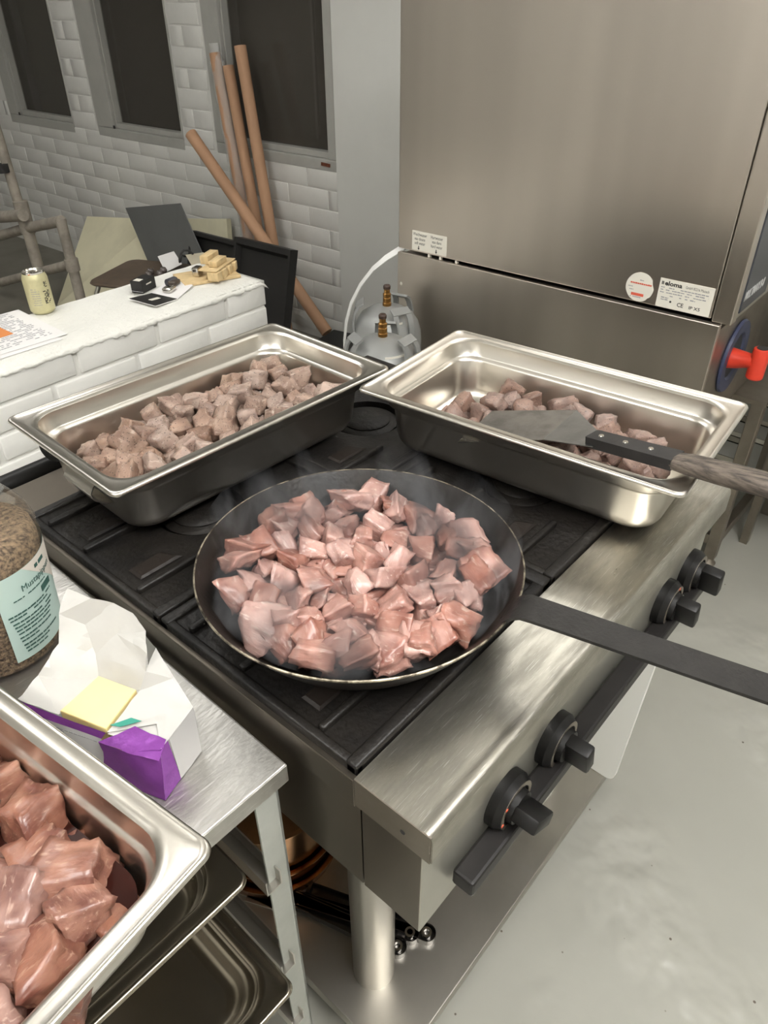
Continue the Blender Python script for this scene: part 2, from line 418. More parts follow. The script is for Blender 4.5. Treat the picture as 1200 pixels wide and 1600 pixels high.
while zk < 1.62:
    off = .032 + (MODL/2 if k % 2 else 0) - MODL*2
    s0 = off
    while s0 < 3.3:
        a, bb = s0 + .0035, s0 + MODL - .0035
        segs = [(a, bb)]
        if zk + MODZ > .80:
            for (wl, wr, wz) in WIN:
                if zk + MODZ*.6 > wz:
                    ns = []
                    for (p, q) in segs:
                        if q <= wl - .01 or p >= wr + .01: ns.append((p, q))
                        else:
                            if p < wl - .03: ns.append((p, wl-.012))
                            if q > wr + .03: ns.append((wr+.012, q))
                    segs = ns
        for (p, q) in segs:
            p = max(p, -.162)
            if q - p < .03: continue
            if zk > .85 and p > 2.77: continue
            o = bpy.data.objects.new('brick', bme); COL.objects.link(o); o.parent = wb
            o.location = (.0012 + random.uniform(-.0006, .0006), p, max(zk, 0) + .0035); o.scale = (1, (q-p)/(MODL-.007), 1)
            nb += 1
        s0 += MODL
    zk += MODZ; k += 1

# windows
for i, (wl, wr, wz) in enumerate(WIN):
    wn = thing('window_%d' % (i+1), None, None, (2.3, 2.5, 0), RW, kind='structure')
    fr = .055
    obj('window_sill', B().box((.0, wl, wz), (.12, wr, wz+.05), .004), FRAMEP, wn)
    obj('jamb', B().box((.0, wr-(.165 if i == 1 else .12), wz+.05), (.12, wr, WTOP), .004), FRAMEP, wn)
    obj('jamb', B().box((.0, wl, wz+.05), (.12, wl+(.016 if i == 1 else (.05 if i == 0 else .012)), WTOP), .004), FRAMEP, wn)
    obj('head', B().box((.0, wl, WTOP-.05), (.12, wr, WTOP), .004), FRAMEP, wn)
    jr = .165 if i == 1 else .12
    obj('sash_frame', B().box((.018, wl+.005, wz+.05), (.07, wr-jr, wz+.078), .003).box((.018, wr-jr-.012, wz+.05), (.07, wr-jr, WTOP-.05), .003), FRAMEP, wn)
    obj('pane', B().box((.055, wl+.01, wz+.07), (.061, wr-jr, WTOP-.04)), GLASSD, wn)
    obj('room_behind', B().box((.235, wl, wz), (.245, wr, WTOP)), BEHIND, wn)
    if i == 0: obj('inner_pole', B().box((.15, .085, wz+.10), (.165, .10, WTOP)), LABELW, wn); obj('inner_curtain', B().box((.18, wl, wz), (.2, .03, WTOP)), CURT, wn)
    else: obj('inner_curtain', B().box((.18, wl if i == 2 else wl+.1, wz), (.2, wl+(.33 if i == 2 else .8), WTOP)), CURT, wn)
    if i == 0:
        obj('rust_patch', B().obox((-.0015, wl+.065, wz+.028), (.0018, .028, .007), rx=.05), mat('rust_brown', (112, 62, 40), .9, var=.4, vscale=60), wn)
    else:
        obj('latch_hole', B().box((-.001, wr-jr-.01, wz+.05), (.004, wr-jr+.004, wz+.066)), INK, wn)

# half wall of white blocks: local x = along it, local y = into it, origin (0.7, 1.5)
lw = thing('wall_half', None, None, (.7, 1.5, 0), RW, kind='structure')
obj('wall_core', B().box((-1.1, .006, 0), (.413, .28, .80)), WHITE, lw)
LMZ, LML = .0725, .2465
b1 = B().box((0, 0, 0), (LML-.012, .02, LMZ-.008), .004, 2); bmesh.ops.recalc_face_normals(b1.bm, faces=b1.bm.faces)
fb = bpy.data.meshes.new('block'); b1.bm.to_mesh(fb); b1.bm.free(); fb.materials.append(WHITE)
for p in fb.polygons: p.use_smooth = True
try: fb.set_sharp_from_angle(angle=1.2)
except Exception: pass
zt = .808; r_ = 0
while zt > .05:
    s0 = .019 - LML*5 + (0 if r_ % 2 == 0 else -.076 + LML)
    while s0 < .42:
        e = min(s0 + LML, .425)
        if s0 >= -1.1 and e - s0 > .03:
            o = bpy.data.objects.new('block', fb); COL.objects.link(o); o.parent = lw
            o.location = (s0 + .006, -.002 + random.uniform(-.0008, .0008), zt - LMZ + .004); o.scale = ((e-s0-.012)/(LML-.012), 1, 1)
        s0 += LML
    for j in range(2):   # blocks of the end face
        o = bpy.data.objects.new('block', fb); COL.objects.link(o); o.parent = lw
        o.rotation_euler.z = math.pi/2; o.location = (.428, .014 + j*.135, zt - LMZ + .004); o.scale = (.13/(LML-.012)*.96, 1, 1)
    zt -= LMZ; r_ += 1
# mortar cap with a rough, lumpy front edge
cap = B(); NX, NY = 150, 22; V = []
for i in range(NX+1):
    row = []
    for j in range(NY+1):
        x = -1.1 + 1.528*i/NX; y = -.006 + .29*j/NY; z = .8165
        n_ = noise.noise(Vector((x*22, y*22, 3))); n2 = noise.noise(Vector((x*70, y*70, 9)))
        z += .0012*n_
        if j < 3:
            y += -.004 + .006*n_ + .005*n2; z += [-.012 + .007*n2, -.005 + .005*n2, -.001 + .002*n2][j]
        if i > NX-3: z -= [.002, .006, .014][i-(NX-2)]
        row.append(cap.bm.verts.new((x, y, z)))
    V.append(row)
for i in range(NX):
    for j in range(NY): cap.bm.faces.new((V[i][j], V[i+1][j], V[i+1][j+1], V[i][j+1]))
for i in range(NX):   # skirt
    a, b2 = V[i][0], V[i+1][0]
    n1 = noise.noise(Vector((a.co.x*45, 1, 1)))*.004; n2 = noise.noise(Vector((b2.co.x*45, 1, 1)))*.004
    c1 = cap.bm.verts.new((a.co.x, .002, .795+n1)); d1 = cap.bm.verts.new((b2.co.x, .002, .795+n2))
    cap.bm.faces.new((a, b2, d1, c1))
cap.box((-1.1, .004, .79), (.424, .283, .812))
obj('mortar_cap', cap, MORTAR, lw, smooth=3.2)

# ------------------------------------------------------------------ ceiling fixtures
LAB = ['fluorescent batten hanging above the back of the stove', 'fluorescent batten hanging above the photographer', 'fluorescent batten hanging above the steel oven', 'unseen fill batten added left of the trolley', 'unseen fill batten added over the far storage corner']
for ((lx, ly), rz, pw), lb in zip(LAMPS, LAB):
    t = thing('ceiling_or_fill_batten', lb, 'ceiling light', (lx, ly, LAMPZ), rz)
    obj('housing', B().box((-.63, -.03, -.045), (.63, .03, .045), .008), WHITE, t)
    for xx in (-.5, .5): obj('hanger_rod', B().cyl((xx, 0, .04), (xx, 0, CEIL-LAMPZ), .006, n=10), STEEL, t)

# ------------------------------------------------------------------ gastronorm pans
def rrect(hx, hy, r, z, n=8):
    pts = []
    for cx, cy, a0 in ((hx-r, hy-r, 0), (-hx+r, hy-r, 90), (-hx+r, -hy+r, 180), (hx-r, -hy+r, 270)):
        for i in range(n+1):
            a = math.radians(a0 + 90*i/n); pts.append((cx + r*math.cos(a), cy + r*math.sin(a), z))
    return pts
def gn_pan(label, L_, W_, d, loc, rz, material, fl_=.020, group=None, name='gastronorm_pan', inner=None):
    t = thing(name, label, 'steel pan', loc, rz, group)
    hx, hy = L_/2, W_/2
    R = lambda i, r, z: rrect(hx-i, hy-i, r, z)
    rim = B().rings([R(fl_-.001, .044, -.0065), R(.0022, .013, -.0065), R(0, .014, -.0062), R(-.0006, .0145, -.0045), R(.0004, .0145, -.0012), R(.0028, .014, 0), R(.0055, .014, -.0008), R(.0075, .015, -.0022), R(fl_-.004, .042, -.0022), R(fl_+.0005, .044, -.003), R(fl_+.0035, .045, -.0062)])
    obj('rim', rim, material, t, smooth=.9)
    f = fl_
    prf = [(.0035, .045, .0062), (.0065, .045, d*.28), (.0085, .045, d*.30), (.0125, .044, d*.325), (.014, .044, d*.36), (.019, .042, d-.022), (.021, .042, d-.013), (.026, .04, d-.005), (.033, .036, d-.001), (.042, .03, d)]
    body = B().rings([R(f+i_, r_, -z_) for i_, r_, z_ in prf], cap1=True)
    out = B().rings([R(f+i_-.0018, r_+.001, -z_ - (.0004 if k_ < 7 else .0016)) for k_, (i_, r_, z_) in enumerate(prf)], cap1=True)
    obj('body', body.join(out), inner or material, t, smooth=.9)
    return t

panA = gn_pan('deep steel pan heaped with browned beef cubes, beside the white half wall', .540, .318, .112, (.3165, .713, 1.0), math.radians(-1.9), STEELPAN)
panB = gn_pan('deep steel pan with a few browned beef cubes and a spatula inside', .541, .322, .112, (.6615, .279, 1.0), math.radians(94.6), STEELPAN)
panC = gn_pan('deep steel pan of raw marinated beef at the front of the trolley', .530, .325, .105, (-.3495, .3619, .936), math.radians(96.5), STEELPAN)
# bail handle on the near end of pan A
hb = []
for i in range(9):
    a = i/8; hb.append((-.262 + .028*math.sin(a*math.pi*.5) - .0, -.06 + .001*i, -.012 - .03*a))
obj('end_handle', B().band([(-.2515, -.055, -.014), (-.2655, -.055, -.018), (-.272, -.055, -.028), (-.268, -.055, -.040), (-.254, -.055, -.052), (-.243, -.055, -.056)], (0, 1, 0), .075, .002), STEELPAN, panA, smooth=.9)

# ------------------------------------------------------------------ the stove
LEGM = mat('plain_leg_steel', (172, 168, 160), .32, 1.0)
SHELFM = mat('lower_shelf_steel', (178, 174, 165), .36, 1.0, var=.12, vscale=5)
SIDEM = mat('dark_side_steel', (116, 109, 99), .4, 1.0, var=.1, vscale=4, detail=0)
st = thing('gas_stove', 'stainless steel four burner gas range under the frying pan', 'stove', (0, 0, 0))
SX, SY, H = .80, .80, .87
# worktop front strip with rounded nose and down-fold
nose = [(.1035, H-.02), (.1035, H)]
prof = [(.1035, H-.004), (.1032, H), (.022, H), (.016, H-.0005), (.012, H+.001), (.006, H), (.0015, H-.004), (0, H-.010), (0, H-.044), (.003, H-.045), (.003, H-.012), (.02, H-.006), (.1, H-.006)]
b = B()
rs = [[(x, y, z) for (y, z) in prof] for x in (0, SX)]
b.rings(rs, True, True)
obj('worktop', b, STEELW, st, smooth=.7)
skb = B().box((-.0012, .002, H-.046), (.0012, .103, H-.0005))
skb.bm.transform(Matrix.Identity(4))
sk = obj('end_flange', skb, STEELD, st)
obj('bolt_hole', B().cyl((-.0016, .037, H-.026), (.0, .037, H-.026), .0032, n=16), INK, st)
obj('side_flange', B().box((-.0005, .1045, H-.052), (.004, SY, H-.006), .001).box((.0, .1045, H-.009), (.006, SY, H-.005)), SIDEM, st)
obj('side_flange', B().box((SX-.004, .1045, H-.052), (SX, SY, H-.006), .001), STEELD, st)
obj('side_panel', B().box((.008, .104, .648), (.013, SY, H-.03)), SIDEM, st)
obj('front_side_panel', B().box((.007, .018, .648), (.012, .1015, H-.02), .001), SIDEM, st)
obj('side_panel', B().box((SX-.013, .018, .648), (SX-.008, SY, H-.03)), STEELD, st)
obj('front_panel', B().box((.0075, .0165, .648), (SX-.008, .022, H-.012), .001), mat('front_panel_steel', (186, 184, 174), .38, .85, var=.06, vscale=6), st)
obj('underside', B().box((.01, .02, .652), (SX-.01, SY, .656)), STEELD, st)
obj('hob_tray', B().box((.005, .105, .835), (SX-.005, SY-.002, .845)), IRON2, st)
obj('back_ledge', B().box((0, SY, .80), (SX, .90, H), .004), SIDEM, st)
obj('back_panel', B().box((0.01, .88, .648), (SX-.01, .898, .80)), STEELD, st)
obj('lower_shelf', B().box((.022, .056, .070), (SX+.05, .80, .1), .0015), SHELFM, st)
for lx_, ly_ in ((.112, .187), (.70, .187), (.112, .70), (.70, .70)):
    obj('leg', B().cyl((lx_, ly_, .1), (lx_, ly_, .652), .037, n=40), LEGM, st, smooth=.6)
    obj('foot', B().cyl((lx_, ly_, 0), (lx_, ly_, .075), .022, n=24), STEELD, st, smooth=.6)
# rail with chrome under-lip
obj('guard_rail', B().box((.062, -.016, .684), (SX+.0, .0135, .712), .004), RAILM, st)
obj('rail_lip', B().box((.068, -.0135, .676), (SX-.004, .010, .6835), .001), CHROME, st)
obj('rail_reflection', B().rings([[(.20, -.012, .676), (.262, -.012, .676), (.262, .010, .676), (.20, .010, .676)], [(.212, -.006, .655), (.258, -.010, .655), (.258, .010, .655), (.212, .010, .655)]], True, True), CHROME, st)  # added chrome piece standing in for the reflection under the rail
MARK = mat('red_dial_mark', (214, 96, 66), .5)
def knob(x, z, ang, marks=()):
    k = obj('knob', B().lathe([(0, 0), (.039, 0), (.039, .012), (.0345, .0185), (.0335, .0205), (.027, .0205), (.0255, .018), (0, .018)], 40), BLACKPL, st, smooth=.5)
    k.matrix_local = frame4((x, .0165, z), (1, 0, 0), (0, 0, 1)) @ Matrix.Rotation(0, 4, 'Z')
    # local z points towards -y (out of the panel)
    tb = B().cyl((0, 0, .018), (0, 0, .028), .0235, .022, 32)
    tb.box((-.0105, -.024, .026), (.0105, .024, .060), .004)
    tb.bm.transform(Matrix.Rotation(ang, 4, 'Z'))
    obj('grip', tb, BLACKPL, k, smooth=.5)
    obj('dial_ring', B().lathe([(.0272, .0206), (.0335, .0206), (.0335, .0212), (.0272, .0212)], 40, close=True), STEELD, k, smooth=.5)
    for aa in marks:
        obj('dial_mark', B().cyl((.0305*math.cos(aa), .0305*math.sin(aa), .0212), (.0305*math.cos(aa), .0305*math.sin(aa), .0218), .0026, n=10), MARK, k)
    return k
for kx, kz, ka, km in ((.166, .735, 1.0, (2.5, 3.4)), (.281, .735, .25, ()), (.628, .735, .3, (1.3,)), (.728, .735, .2, ())):
    knob(kx, kz, ka, km)

# burner grates: each a cast frame with ribs, lifts off
def grate(label, x0, x1, y0, y1):
    t = thing('burner_grate', label, 'grate', ((x0+x1)/2, (y0+y1)/2, .845), 0, 'cast iron grates on the stove')
    hx, hy = (x1-x0)/2, (y1-y0)/2; zt = .037
    fr = B()
    for lo, hi in (((-hx, -hy, 0), (hx, -hy+.016, zt-.003)), ((-hx, hy-.016, 0), (hx, hy, zt-.003)), ((-hx, -hy, 0), (-hx+.012, hy, zt-.005)), ((hx-.022, -hy, 0), (hx, hy, zt-.001))):
        fr.box(lo, hi, .003)
    obj('frame', fr, IRON, t, smooth=.8)
    # flat plate round the burner opening, sinking slightly towards it
    pl = B(); ri = .070; ax, ay = hx-.008, hy-.008
    angs = sorted([2*math.pi*k/32 for k in range(32)] + [math.atan2(sy_*ay, sx_*ax) % (2*math.pi) for sx_ in (-1, 1) for sy_ in (-1, 1)])
    outer, mid, inner, low = [], [], [], []
    for a in angs:
        dx, dy = math.cos(a), math.sin(a)
        q = min(abs(ax/dx) if abs(dx) > 1e-6 else 9, abs(ay/dy) if abs(dy) > 1e-6 else 9)
        outer.append((dx*q, dy*q, zt-.008)); mid.append((dx*.125, dy*.125, zt-.010)); inner.append((dx*ri, dy*ri, zt-.018)); low.append((dx*ri, dy*ri, .004))
    pl.rings([outer, mid, inner, low])
    obj('spill_plate', pl, IRON, t, smooth=.5)
    for yy in (-.108, .026, .125):
        for sgn in (-1, 1):
            xa = sgn*(hx-.012); xb = sgn*(hx-.012-.105)
            bb = B().box((min(xa, xb), yy-.005, zt-.016), (max(xa, xb), yy+.005, zt), .003)
            obj('rib', bb, IRON, t, smooth=.8)
            tr_ = B().rings([[(sgn*(hx-.03), yy+.020, zt-.0076), (sgn*(hx-.10), yy+.020, zt-.0082), (sgn*(hx-.085), yy+.050, zt-.0080), (sgn*(hx-.03), yy+.050, zt-.0076)], [(sgn*(hx-.034), yy+.023, zt-.005), (sgn*(hx-.092), yy+.023, zt-.005), (sgn*(hx-.080), yy+.047, zt-.005), (sgn*(hx-.034), yy+.047, zt-.005)]], False, True)
            if yy < .1: obj('raised_pad', tr_, IRON2, t)
    for sgn in (-1, 1):
        ya, yb = sgn*(hy-.012), sgn*(hy-.012-.07)
        obj('rib', B().box((-.005, min(ya, yb), zt-.016), (.005, max(ya, yb), zt), .003), IRON, t, smooth=.8)
    return t
grate('black cast iron grate beneath the frying pan', .006, .400, .106, .449)
grate('black cast iron grate beneath the nearly empty pan with the spatula', .404, .796, .106, .449)
grate('black cast iron grate beneath the full pan by the half wall', .006, .400, .453, .797)
grate('black cast iron grate in the far corner, between both steel pans', .404, .796, .453, .797)
for i, (bx, by) in enumerate(((.203, .277), (.600, .277), (.203, .625), (.600, .625))):
    t = thing('burner', ['gas burner under the frying pan', 'gas burner under the pan with the spatula', 'gas burner under the full pan', 'gas burner between the two steel pans'][i], 'burner', (bx, by, .845))
    obj('burner_ring', B().lathe([(.058, 0), (.060, .012), (.052, .016), (.03, .016), (.03, 0)], 32, close=True), IRON, t, smooth=.6)
    obj('burner_cap', B().lathe([(0, .022), (.040, .022), (.046, .018), (.046, .0163), (0, .0163)], 32), IRON, t, smooth=.6)

# ------------------------------------------------------------------ frying pan
PC = Vector((.2, .275, 0)); PZ = .953
fp = thing('frying_pan', 'large black carbon steel frying pan full of searing beef', 'frying pan', (PC.x, PC.y, .884))
hr = PZ - .884
inn = [(.2045, hr), (.203, hr-.002), (.190, hr-.022), (.176, hr-.042), (.165, .013), (.155, .006), (.142, .0035), (0, .003)]
oub = [(0, 0), (.143, 0), (.157, .0028), (.1675, .0105), (.179, hr-.043), (.193, hr-.022), (.2065, hr-.001)]
obj('body', B().lathe(inn[::-1] + [(.2065, hr-.001)][:0], 96).join(B().lathe(oub, 96)), PANBLK, fp, smooth=.7)
obj('rim', B().lathe([(.2043, hr-.0006), (.2047, hr+.0006), (.2058, hr+.001), (.2068, hr+.0003), (.2068, hr-.0018), (.2050, hr-.0018)], 128, close=True), PANRIM, fp, smooth=.9)
hd = Vector((.208, -.978, 0)); hs_ = Vector((.978, .208, 0))
def hp(r, z): return (hd.x*r, hd.y*r, z)
hpts = [hp(.176, .018), hp(.187, .036), hp(.1975, .056), hp(.203, .066), hp(.210, .0745), hp(.219, .079), hp(.232, .0795), hp(.27, .0797), hp(.34, .080), hp(.42, .0805), hp(.480, .081)]
obj('handle', B().band(hpts, hs_, [.060, .056, .050, .047, .045, .043, .042, .041, .040, .040, .040], .0042), mat('black_iron_handle', (36, 34, 32), .45, .0, spec=.4, var=.3, vscale=40, bump=.25, bscale=200), fp, smooth=.7)
for a_, b_2 in ((-.012, .03), (.012, .03), (0, .05)):
    p = Vector(hp(.182 if b_2 < .04 else .194, b_2)) + hs_*a_
    obj('rivet', B().lathe([(0, .003), (.004, .002), (.005, 0)], 12, c=(p.x + hd.x*.002, p.y + hd.y*.002, p.z)), PANBLK, fp, smooth=1)

# ------------------------------------------------------------------ meat
def meat_mesh(seed, sx, sy, sz, warp, rnd, mat_):
    rd = random.Random(seed); bm = bmesh.new()
    bmesh.ops.create_cube(bm, size=2.0)
    bmesh.ops.subdivide_edges(bm, edges=bm.edges[:], cuts=6, use_grid_fill=True)
    # eight random corner offsets -> trilinear warp of the cube
    cor = {(i, j, k): Vector((rd.uniform(-warp, warp), rd.uniform(-warp, warp), rd.uniform(-warp, warp))) for i in (-1, 1) for j in (-1, 1) for k in (-1, 1)}
    so = Vector((rd.uniform(0, 50), rd.uniform(0, 50), rd.uniform(0, 50)))
    for v in bm.verts:
        p = v.co.copy(); d = Vector((0, 0, 0))
        for (i, j, k), c in cor.items():
            d += c*(1+i*p.x)*(1+j*p.y)*(1+k*p.z)/8
        sph = p.normalized()*1.18
        q = p.lerp(sph, rnd) + d
        q += p.normalized()*(noise.noise(p*1.1 + so)*.24 + noise.noise(p*2.3 + so)*.14 - abs(noise.noise(p*3.1 + so*2))*.16 + noise.noise(p*7 + so)*.05)
        v.co = Vector((q.x*sx/2, q.y*sy/2, q.z*sz/2))
    me = bpy.data.meshes.new('beef_cube'); bm.to_mesh(me); bm.free()
    me.materials.append(mat_)
    for p in me.polygons: p.use_smooth = True
    return me
def mset(mat_, base, n, rnd, warp, flat=.8):
    out = []
    for i in range(n):
        rd = random.Random(i*13 + int(base*1e5))
        out.append(meat_mesh(i + int(base*1e5), base*rd.uniform(.95, 1.35), base*rd.uniform(.8, 1.1), base*rd.uniform(flat, 1.0), warp, rnd, mat_))
    return out
searM = mset(M_SEAR, .0355, 20, .20, .56, .6)
brownM = mset(M_BROWN, .032, 14, .26, .36)
dbrownM = mset(M_DBROWN, .034, 8, .42, .30)
rawM = mset(M_RAW, .048, 12, .20, .34)
def put(meshes, p, label, group, rd, tilt=.5, sc=1.0):
    nm = 'seared_beef_cube' if meshes is searM else 'raw_beef_cube' if meshes is rawM else 'browned_beef_cube'
    o = bpy.data.objects.new(nm, rd.choice(meshes)); COL.objects.link(o)
    o.location = p; o.rotation_euler = (rd.uniform(-tilt, tilt), rd.uniform(-tilt, tilt), rd.uniform(0, 6.28))
    s = sc*rd.uniform(.86, 1.14); o.scale = (s, s, s)
    return tag(o, label, {'s': 'searing beef', 'r': 'raw beef', 'b': 'browned beef'}[nm[0]], group)
def poisson(rd, inside, bounds, dist, tries=4000):
    pts = []
    for _ in range(tries):
        p = (rd.uniform(bounds[0], bounds[1]), rd.uniform(bounds[2], bounds[3]))
        if inside(*p) and all((p[0]-q[0])**2 + (p[1]-q[1])**2 > dist*dist for q in pts): pts.append(p)
    return pts
# frying pan
rd = random.Random(17)
LBL = 'pink half seared beef cube steaming in the frying pan'
for (x, y) in poisson(rd, lambda x, y: math.hypot(x, y) < .159, (-.17, .17, -.17, .17), .0280):
    r = math.hypot(x, y); z = .889 + .015 + max(0, r-.125)*1.0
    put(searM, (PC.x+x, PC.y+y, z), LBL, 'searing beef in the frying pan', rd, .45)
for (x, y) in poisson(rd, lambda x, y: math.hypot(x, y) < .148 and math.hypot(x, y-.02) > .022, (-.16, .16, -.16, .16), .033):
    put(searM, (PC.x+x, PC.y+y, .889 + .036 + max(0, math.hypot(x, y)-.12)*.35 + rd.uniform(-.003, .006)), LBL, 'searing beef in the frying pan', rd, .8, .95)
# pan A
def loc_pan(p, u, v): 
    q = p.matrix_basis @ Vector((u, v, 0)); return q.x, q.y
rd = random.Random(8)
LBL = 'greyish browned beef cube heaped in the full steel pan by the half wall'
def inA(u, v): return -.212 < u < .20 and -.088 < v < .088
for layer, (dist, z0) in enumerate(((.044, .907), (.0315, .931), (.033, .954))):
    ins = [lambda u, v: inA(u, v), lambda u, v: inA(u, v) and -.222 + max(0, v)*.3 < u < .20 and abs(v) < .094, lambda u, v: -.208 + max(0, v+.05)*.8 < u < .19 and -.092 < v < .082][layer]
    for (u, v) in poisson(rd, ins, (-.21, .22, -.11, .11), dist):
        x, y = loc_pan(panA, u, v)
        put(brownM, (x, y, z0 + rd.uniform(-.004, .004)), LBL, 'browned beef in the full pan', rd, .6)
# pan B: local u runs along -y .. +y of the stove
rd = random.Random(9)
LBL = 'dark browned beef cube lying in the pan with the spatula'
def inB(u, v): return -.19 < u < .175 and -.080 < v < .080
for layer, (dist, z0) in enumerate(((.033, .907), (.034, .927))):
    ins = [lambda u, v: inB(u, v) and v + .2*u < .075, lambda u, v: -.17 < u < .165 and -.07 < v < .07 - max(0, u-.05)*.3][layer]
    for (u, v) in poisson(rd, ins, (-.2, .2, -.11, .11), dist):
        x, y = loc_pan(panB, u, -v)
        put(dbrownM, (x, y, z0 + rd.uniform(-.003, .004)), LBL, 'browned beef in the pan with the spatula', rd, .6)
for (u, v) in poisson(rd, lambda u, v: -.13 < u < .11 and 0 < v < .085, (-.15, .15, 0, .09), .033):
    x, y = loc_pan(panB, u, -v)
    if x > .715 - .52*(y-.246): put(dbrownM, (x, y, .944 + rd.uniform(-.003, .004)), LBL, 'browned beef in the pan with the spatula', rd, .6)
# pan C
rd = random.Random(21)
LBL = 'large raw marinated beef cube in the pan at the front of the trolley'
for layer, (dist, z0) in enumerate(((.052, .854), (.039, .885))):
    ins = [lambda u, v: abs(u) < .200 and abs(v) < .098, lambda u, v: abs(u) < .200 and abs(v) < .100 and not (-.10 < u < -.04 and -.02 < v < .05)][layer]
    for (u, v) in poisson(rd, ins, (-.2, .2, -.1, .1), dist):
        x, y = loc_pan(panC, u, v)
        put(rawM, (x, y, z0 + rd.uniform(-.004, .004)), LBL, 'raw beef in the front pan', rd, .5)
mj = obj('marinade', B().rings([rrect(.2215, .119, .04, .876)], cap1=True).rings([rrect(.2215, .119, .04, .874)], cap1=True), mat('dark_meat_juice', (46, 20, 15), .14, spec=.22, bump=.5, bscale=14, detail=1), None, loc=(-.3495, .3619, 0), rz=math.radians(96.5))
tag(mj, 'dark red meat juice pooled around the raw beef cubes', 'meat juice', kind='stuff')

# ------------------------------------------------------------------ spatula
sp = thing('spatula', 'steel spatula with a worn dark wooden handle lying across the pan', 'spatula')
A_, B_ = Vector((.701, .246, .968)), Vector((.580, .238, .968))
T0, T1 = Vector((.636, .368, .951)), Vector((.512, .350, .951))
N0, N1 = Vector((.612, .157, .990)), Vector((.574, .154, .990))
obj('blade', B().slab([A_, T0, T1, B_], .0015), mat('spatula_blade_steel', (150, 147, 142), .3, 1.0, var=.4, vscale=20, rvar=.2), sp)  # one steel with the shoulder; its dark reflection is put into this colour
obj('shoulder', B().slab([N0, A_, B_, N1], .0015), mat('spatula_shoulder_steel', (176, 178, 178), .3, 1.0, var=.25, vscale=25), sp)  # same steel as the blade, coloured lighter for the light it catches
h0 = Vector((.595, .168, .9915)); h1 = Vector((.563, -.110, 1.034))
hdv = (h1-h0); hu = hdv.normalized(); side = Vector((.985, -.17, 0))
def hpt(t): return h0 + hdv*t
obj('tang_scale', B().band([hpt(0), hpt(.02), hpt(.48)], side, [.030, .032, .036], .016), WOODB, sp, smooth=.7)
grip_p = [hpt(t) for t in (.475, .55, .7, .85, .98, 1.0)]
gb = B(); rings_ = []
upv = side.cross(hu)
if upv.z < 0: upv = -upv
for p, (a, c) in zip(grip_p, ((.0182, .0085), (.0190, .011), (.0195, .0125), (.0195, .0125), (.018, .012), (.012, .008))):
    rings_.append([p + side*a*math.copysign(abs(math.cos(2*math.pi*k/16))**.6, math.cos(2*math.pi*k/16)) + upv*c*math.copysign(abs(math.sin(2*math.pi*k/16))**.6, math.sin(2*math.pi*k/16)) for k in range(16)])
gb.rings(rings_, True, True)
obj('grip', gb, WOODD, sp, smooth=.8)
for t_ in (.06, .20, .34):
    p = hpt(t_) + upv*.008
    obj('rivet', B().cyl(p, p + upv*.0012, .0042, .0036, 16), CHROME, sp, smooth=.6)

# ------------------------------------------------------------------ oven (combi steamer) on its base, local x = into it, y = along its side
ov = thing('combi_oven', 'tall stainless steel combi oven with rating plate on its side', 'oven', (1.4, .25, 0), math.radians(1.49))
obj('housing', B().box((.014, .022, .913), (.82, .940, 1.575)), STEELD, ov)
obj('side_sheet', B().box((0, .0262, .9145), (.014, .942, 1.575), .003), STEELB, ov)
obj('corner_column', B().box((-.002, -.021, .909), (.034, .0235, 1.575), .003), STEELB, ov)
obj('front_frame', B().box((.034, -.017, .9095), (.80, .022, 1.575), .002), STEEL, ov)
obj('control_panel', B().box((.040, -.0225, .926), (.235, -.0165, 1.5), .002), DKBLUE, ov)
obj('door', B().box((.262, -.05, .93), (.78, -.0175, 1.54), .01), STEEL, ov)
text('MULTIMAX B-8', .030, SILVERT, ov, frame4((.046, -.0228, .953), (1, 0, 0), (0, 0, 1)), sx=.72, shear=.25, bold=.0006)
# stickers on the side sheet; they face -x, reading direction -y
def side_frame(y, z): return frame4((-.0013, y, z), (0, -1, 0), (0, 0, 1))
wl_ = obj('water_label', B().box((-.0012, .770, .9195), (0, .891, .973)), LABELW, ov)
M4 = side_frame(.891, .9195)
text('Weichwasser', .0125, INK, wl_, M4 @ Matrix.Translation((.0035, .0405, 0)), sx=.72); text('eau douce', .0125, INK, wl_, M4 @ Matrix.Translation((.009, .0285, 0)), sx=.72); text('soft water', .0125, INK, wl_, M4 @ Matrix.Translation((.009, .0165, 0)), sx=.72)
text('Hartwasser', .0125, INK, wl_, M4 @ Matrix.Translation((.066, .0405, 0)), sx=.72); text('eau dure', .0125, INK, wl_, M4 @ Matrix.Translation((.071, .0285, 0)), sx=.72); text('hard water', .0125, INK, wl_, M4 @ Matrix.Translation((.067, .0165, 0)), sx=.72)
for ax_ in (.024, .086):
    a2 = B().box((-.0012, .006, 0), (.0012, .013, .0003)); a2.bm.faces.new([a2.bm.verts.new(q) for q in ((-.0038, .007, .0003), (.0038, .007, .0003), (0, .0012, .0003))])
    a2.bm.transform(M4 @ Matrix.Translation((ax_, 0, 0))); obj('arrow', a2, INK, wl_)
rp_ = obj('rating_plate', B().box((-.0012, .0315, .9165), (0, .159, .9835), .0004), LABELW, ov)
M4 = side_frame(.159, .9165)
for q in range(3): obj('logo_bar', (lambda bb: (bb.bm.transform(M4), bb)[1])(B().box((.0045, .0535+q*.0026, 0), (.0105, .0552+q*.0026, .0003))), INK, rp_)
text('eloma', .0145, INK, rp_, M4 @ Matrix.Translation((.0125, .0525, 0)), sx=1.15, bold=.0005)
text('GmbH 82216 Maisach', .0092, INK, rp_, M4 @ Matrix.Translation((.0615, .0535, 0)), sx=.66)
dashes('small_print', INKG, rp_, M4, [(.005, .118, .046), (.005, .118, .0405), (.005, .115, .0345), (.022, .09, .028), (.010, .028, .0225), (.010, .028, .018)], .0026, .010, 4)
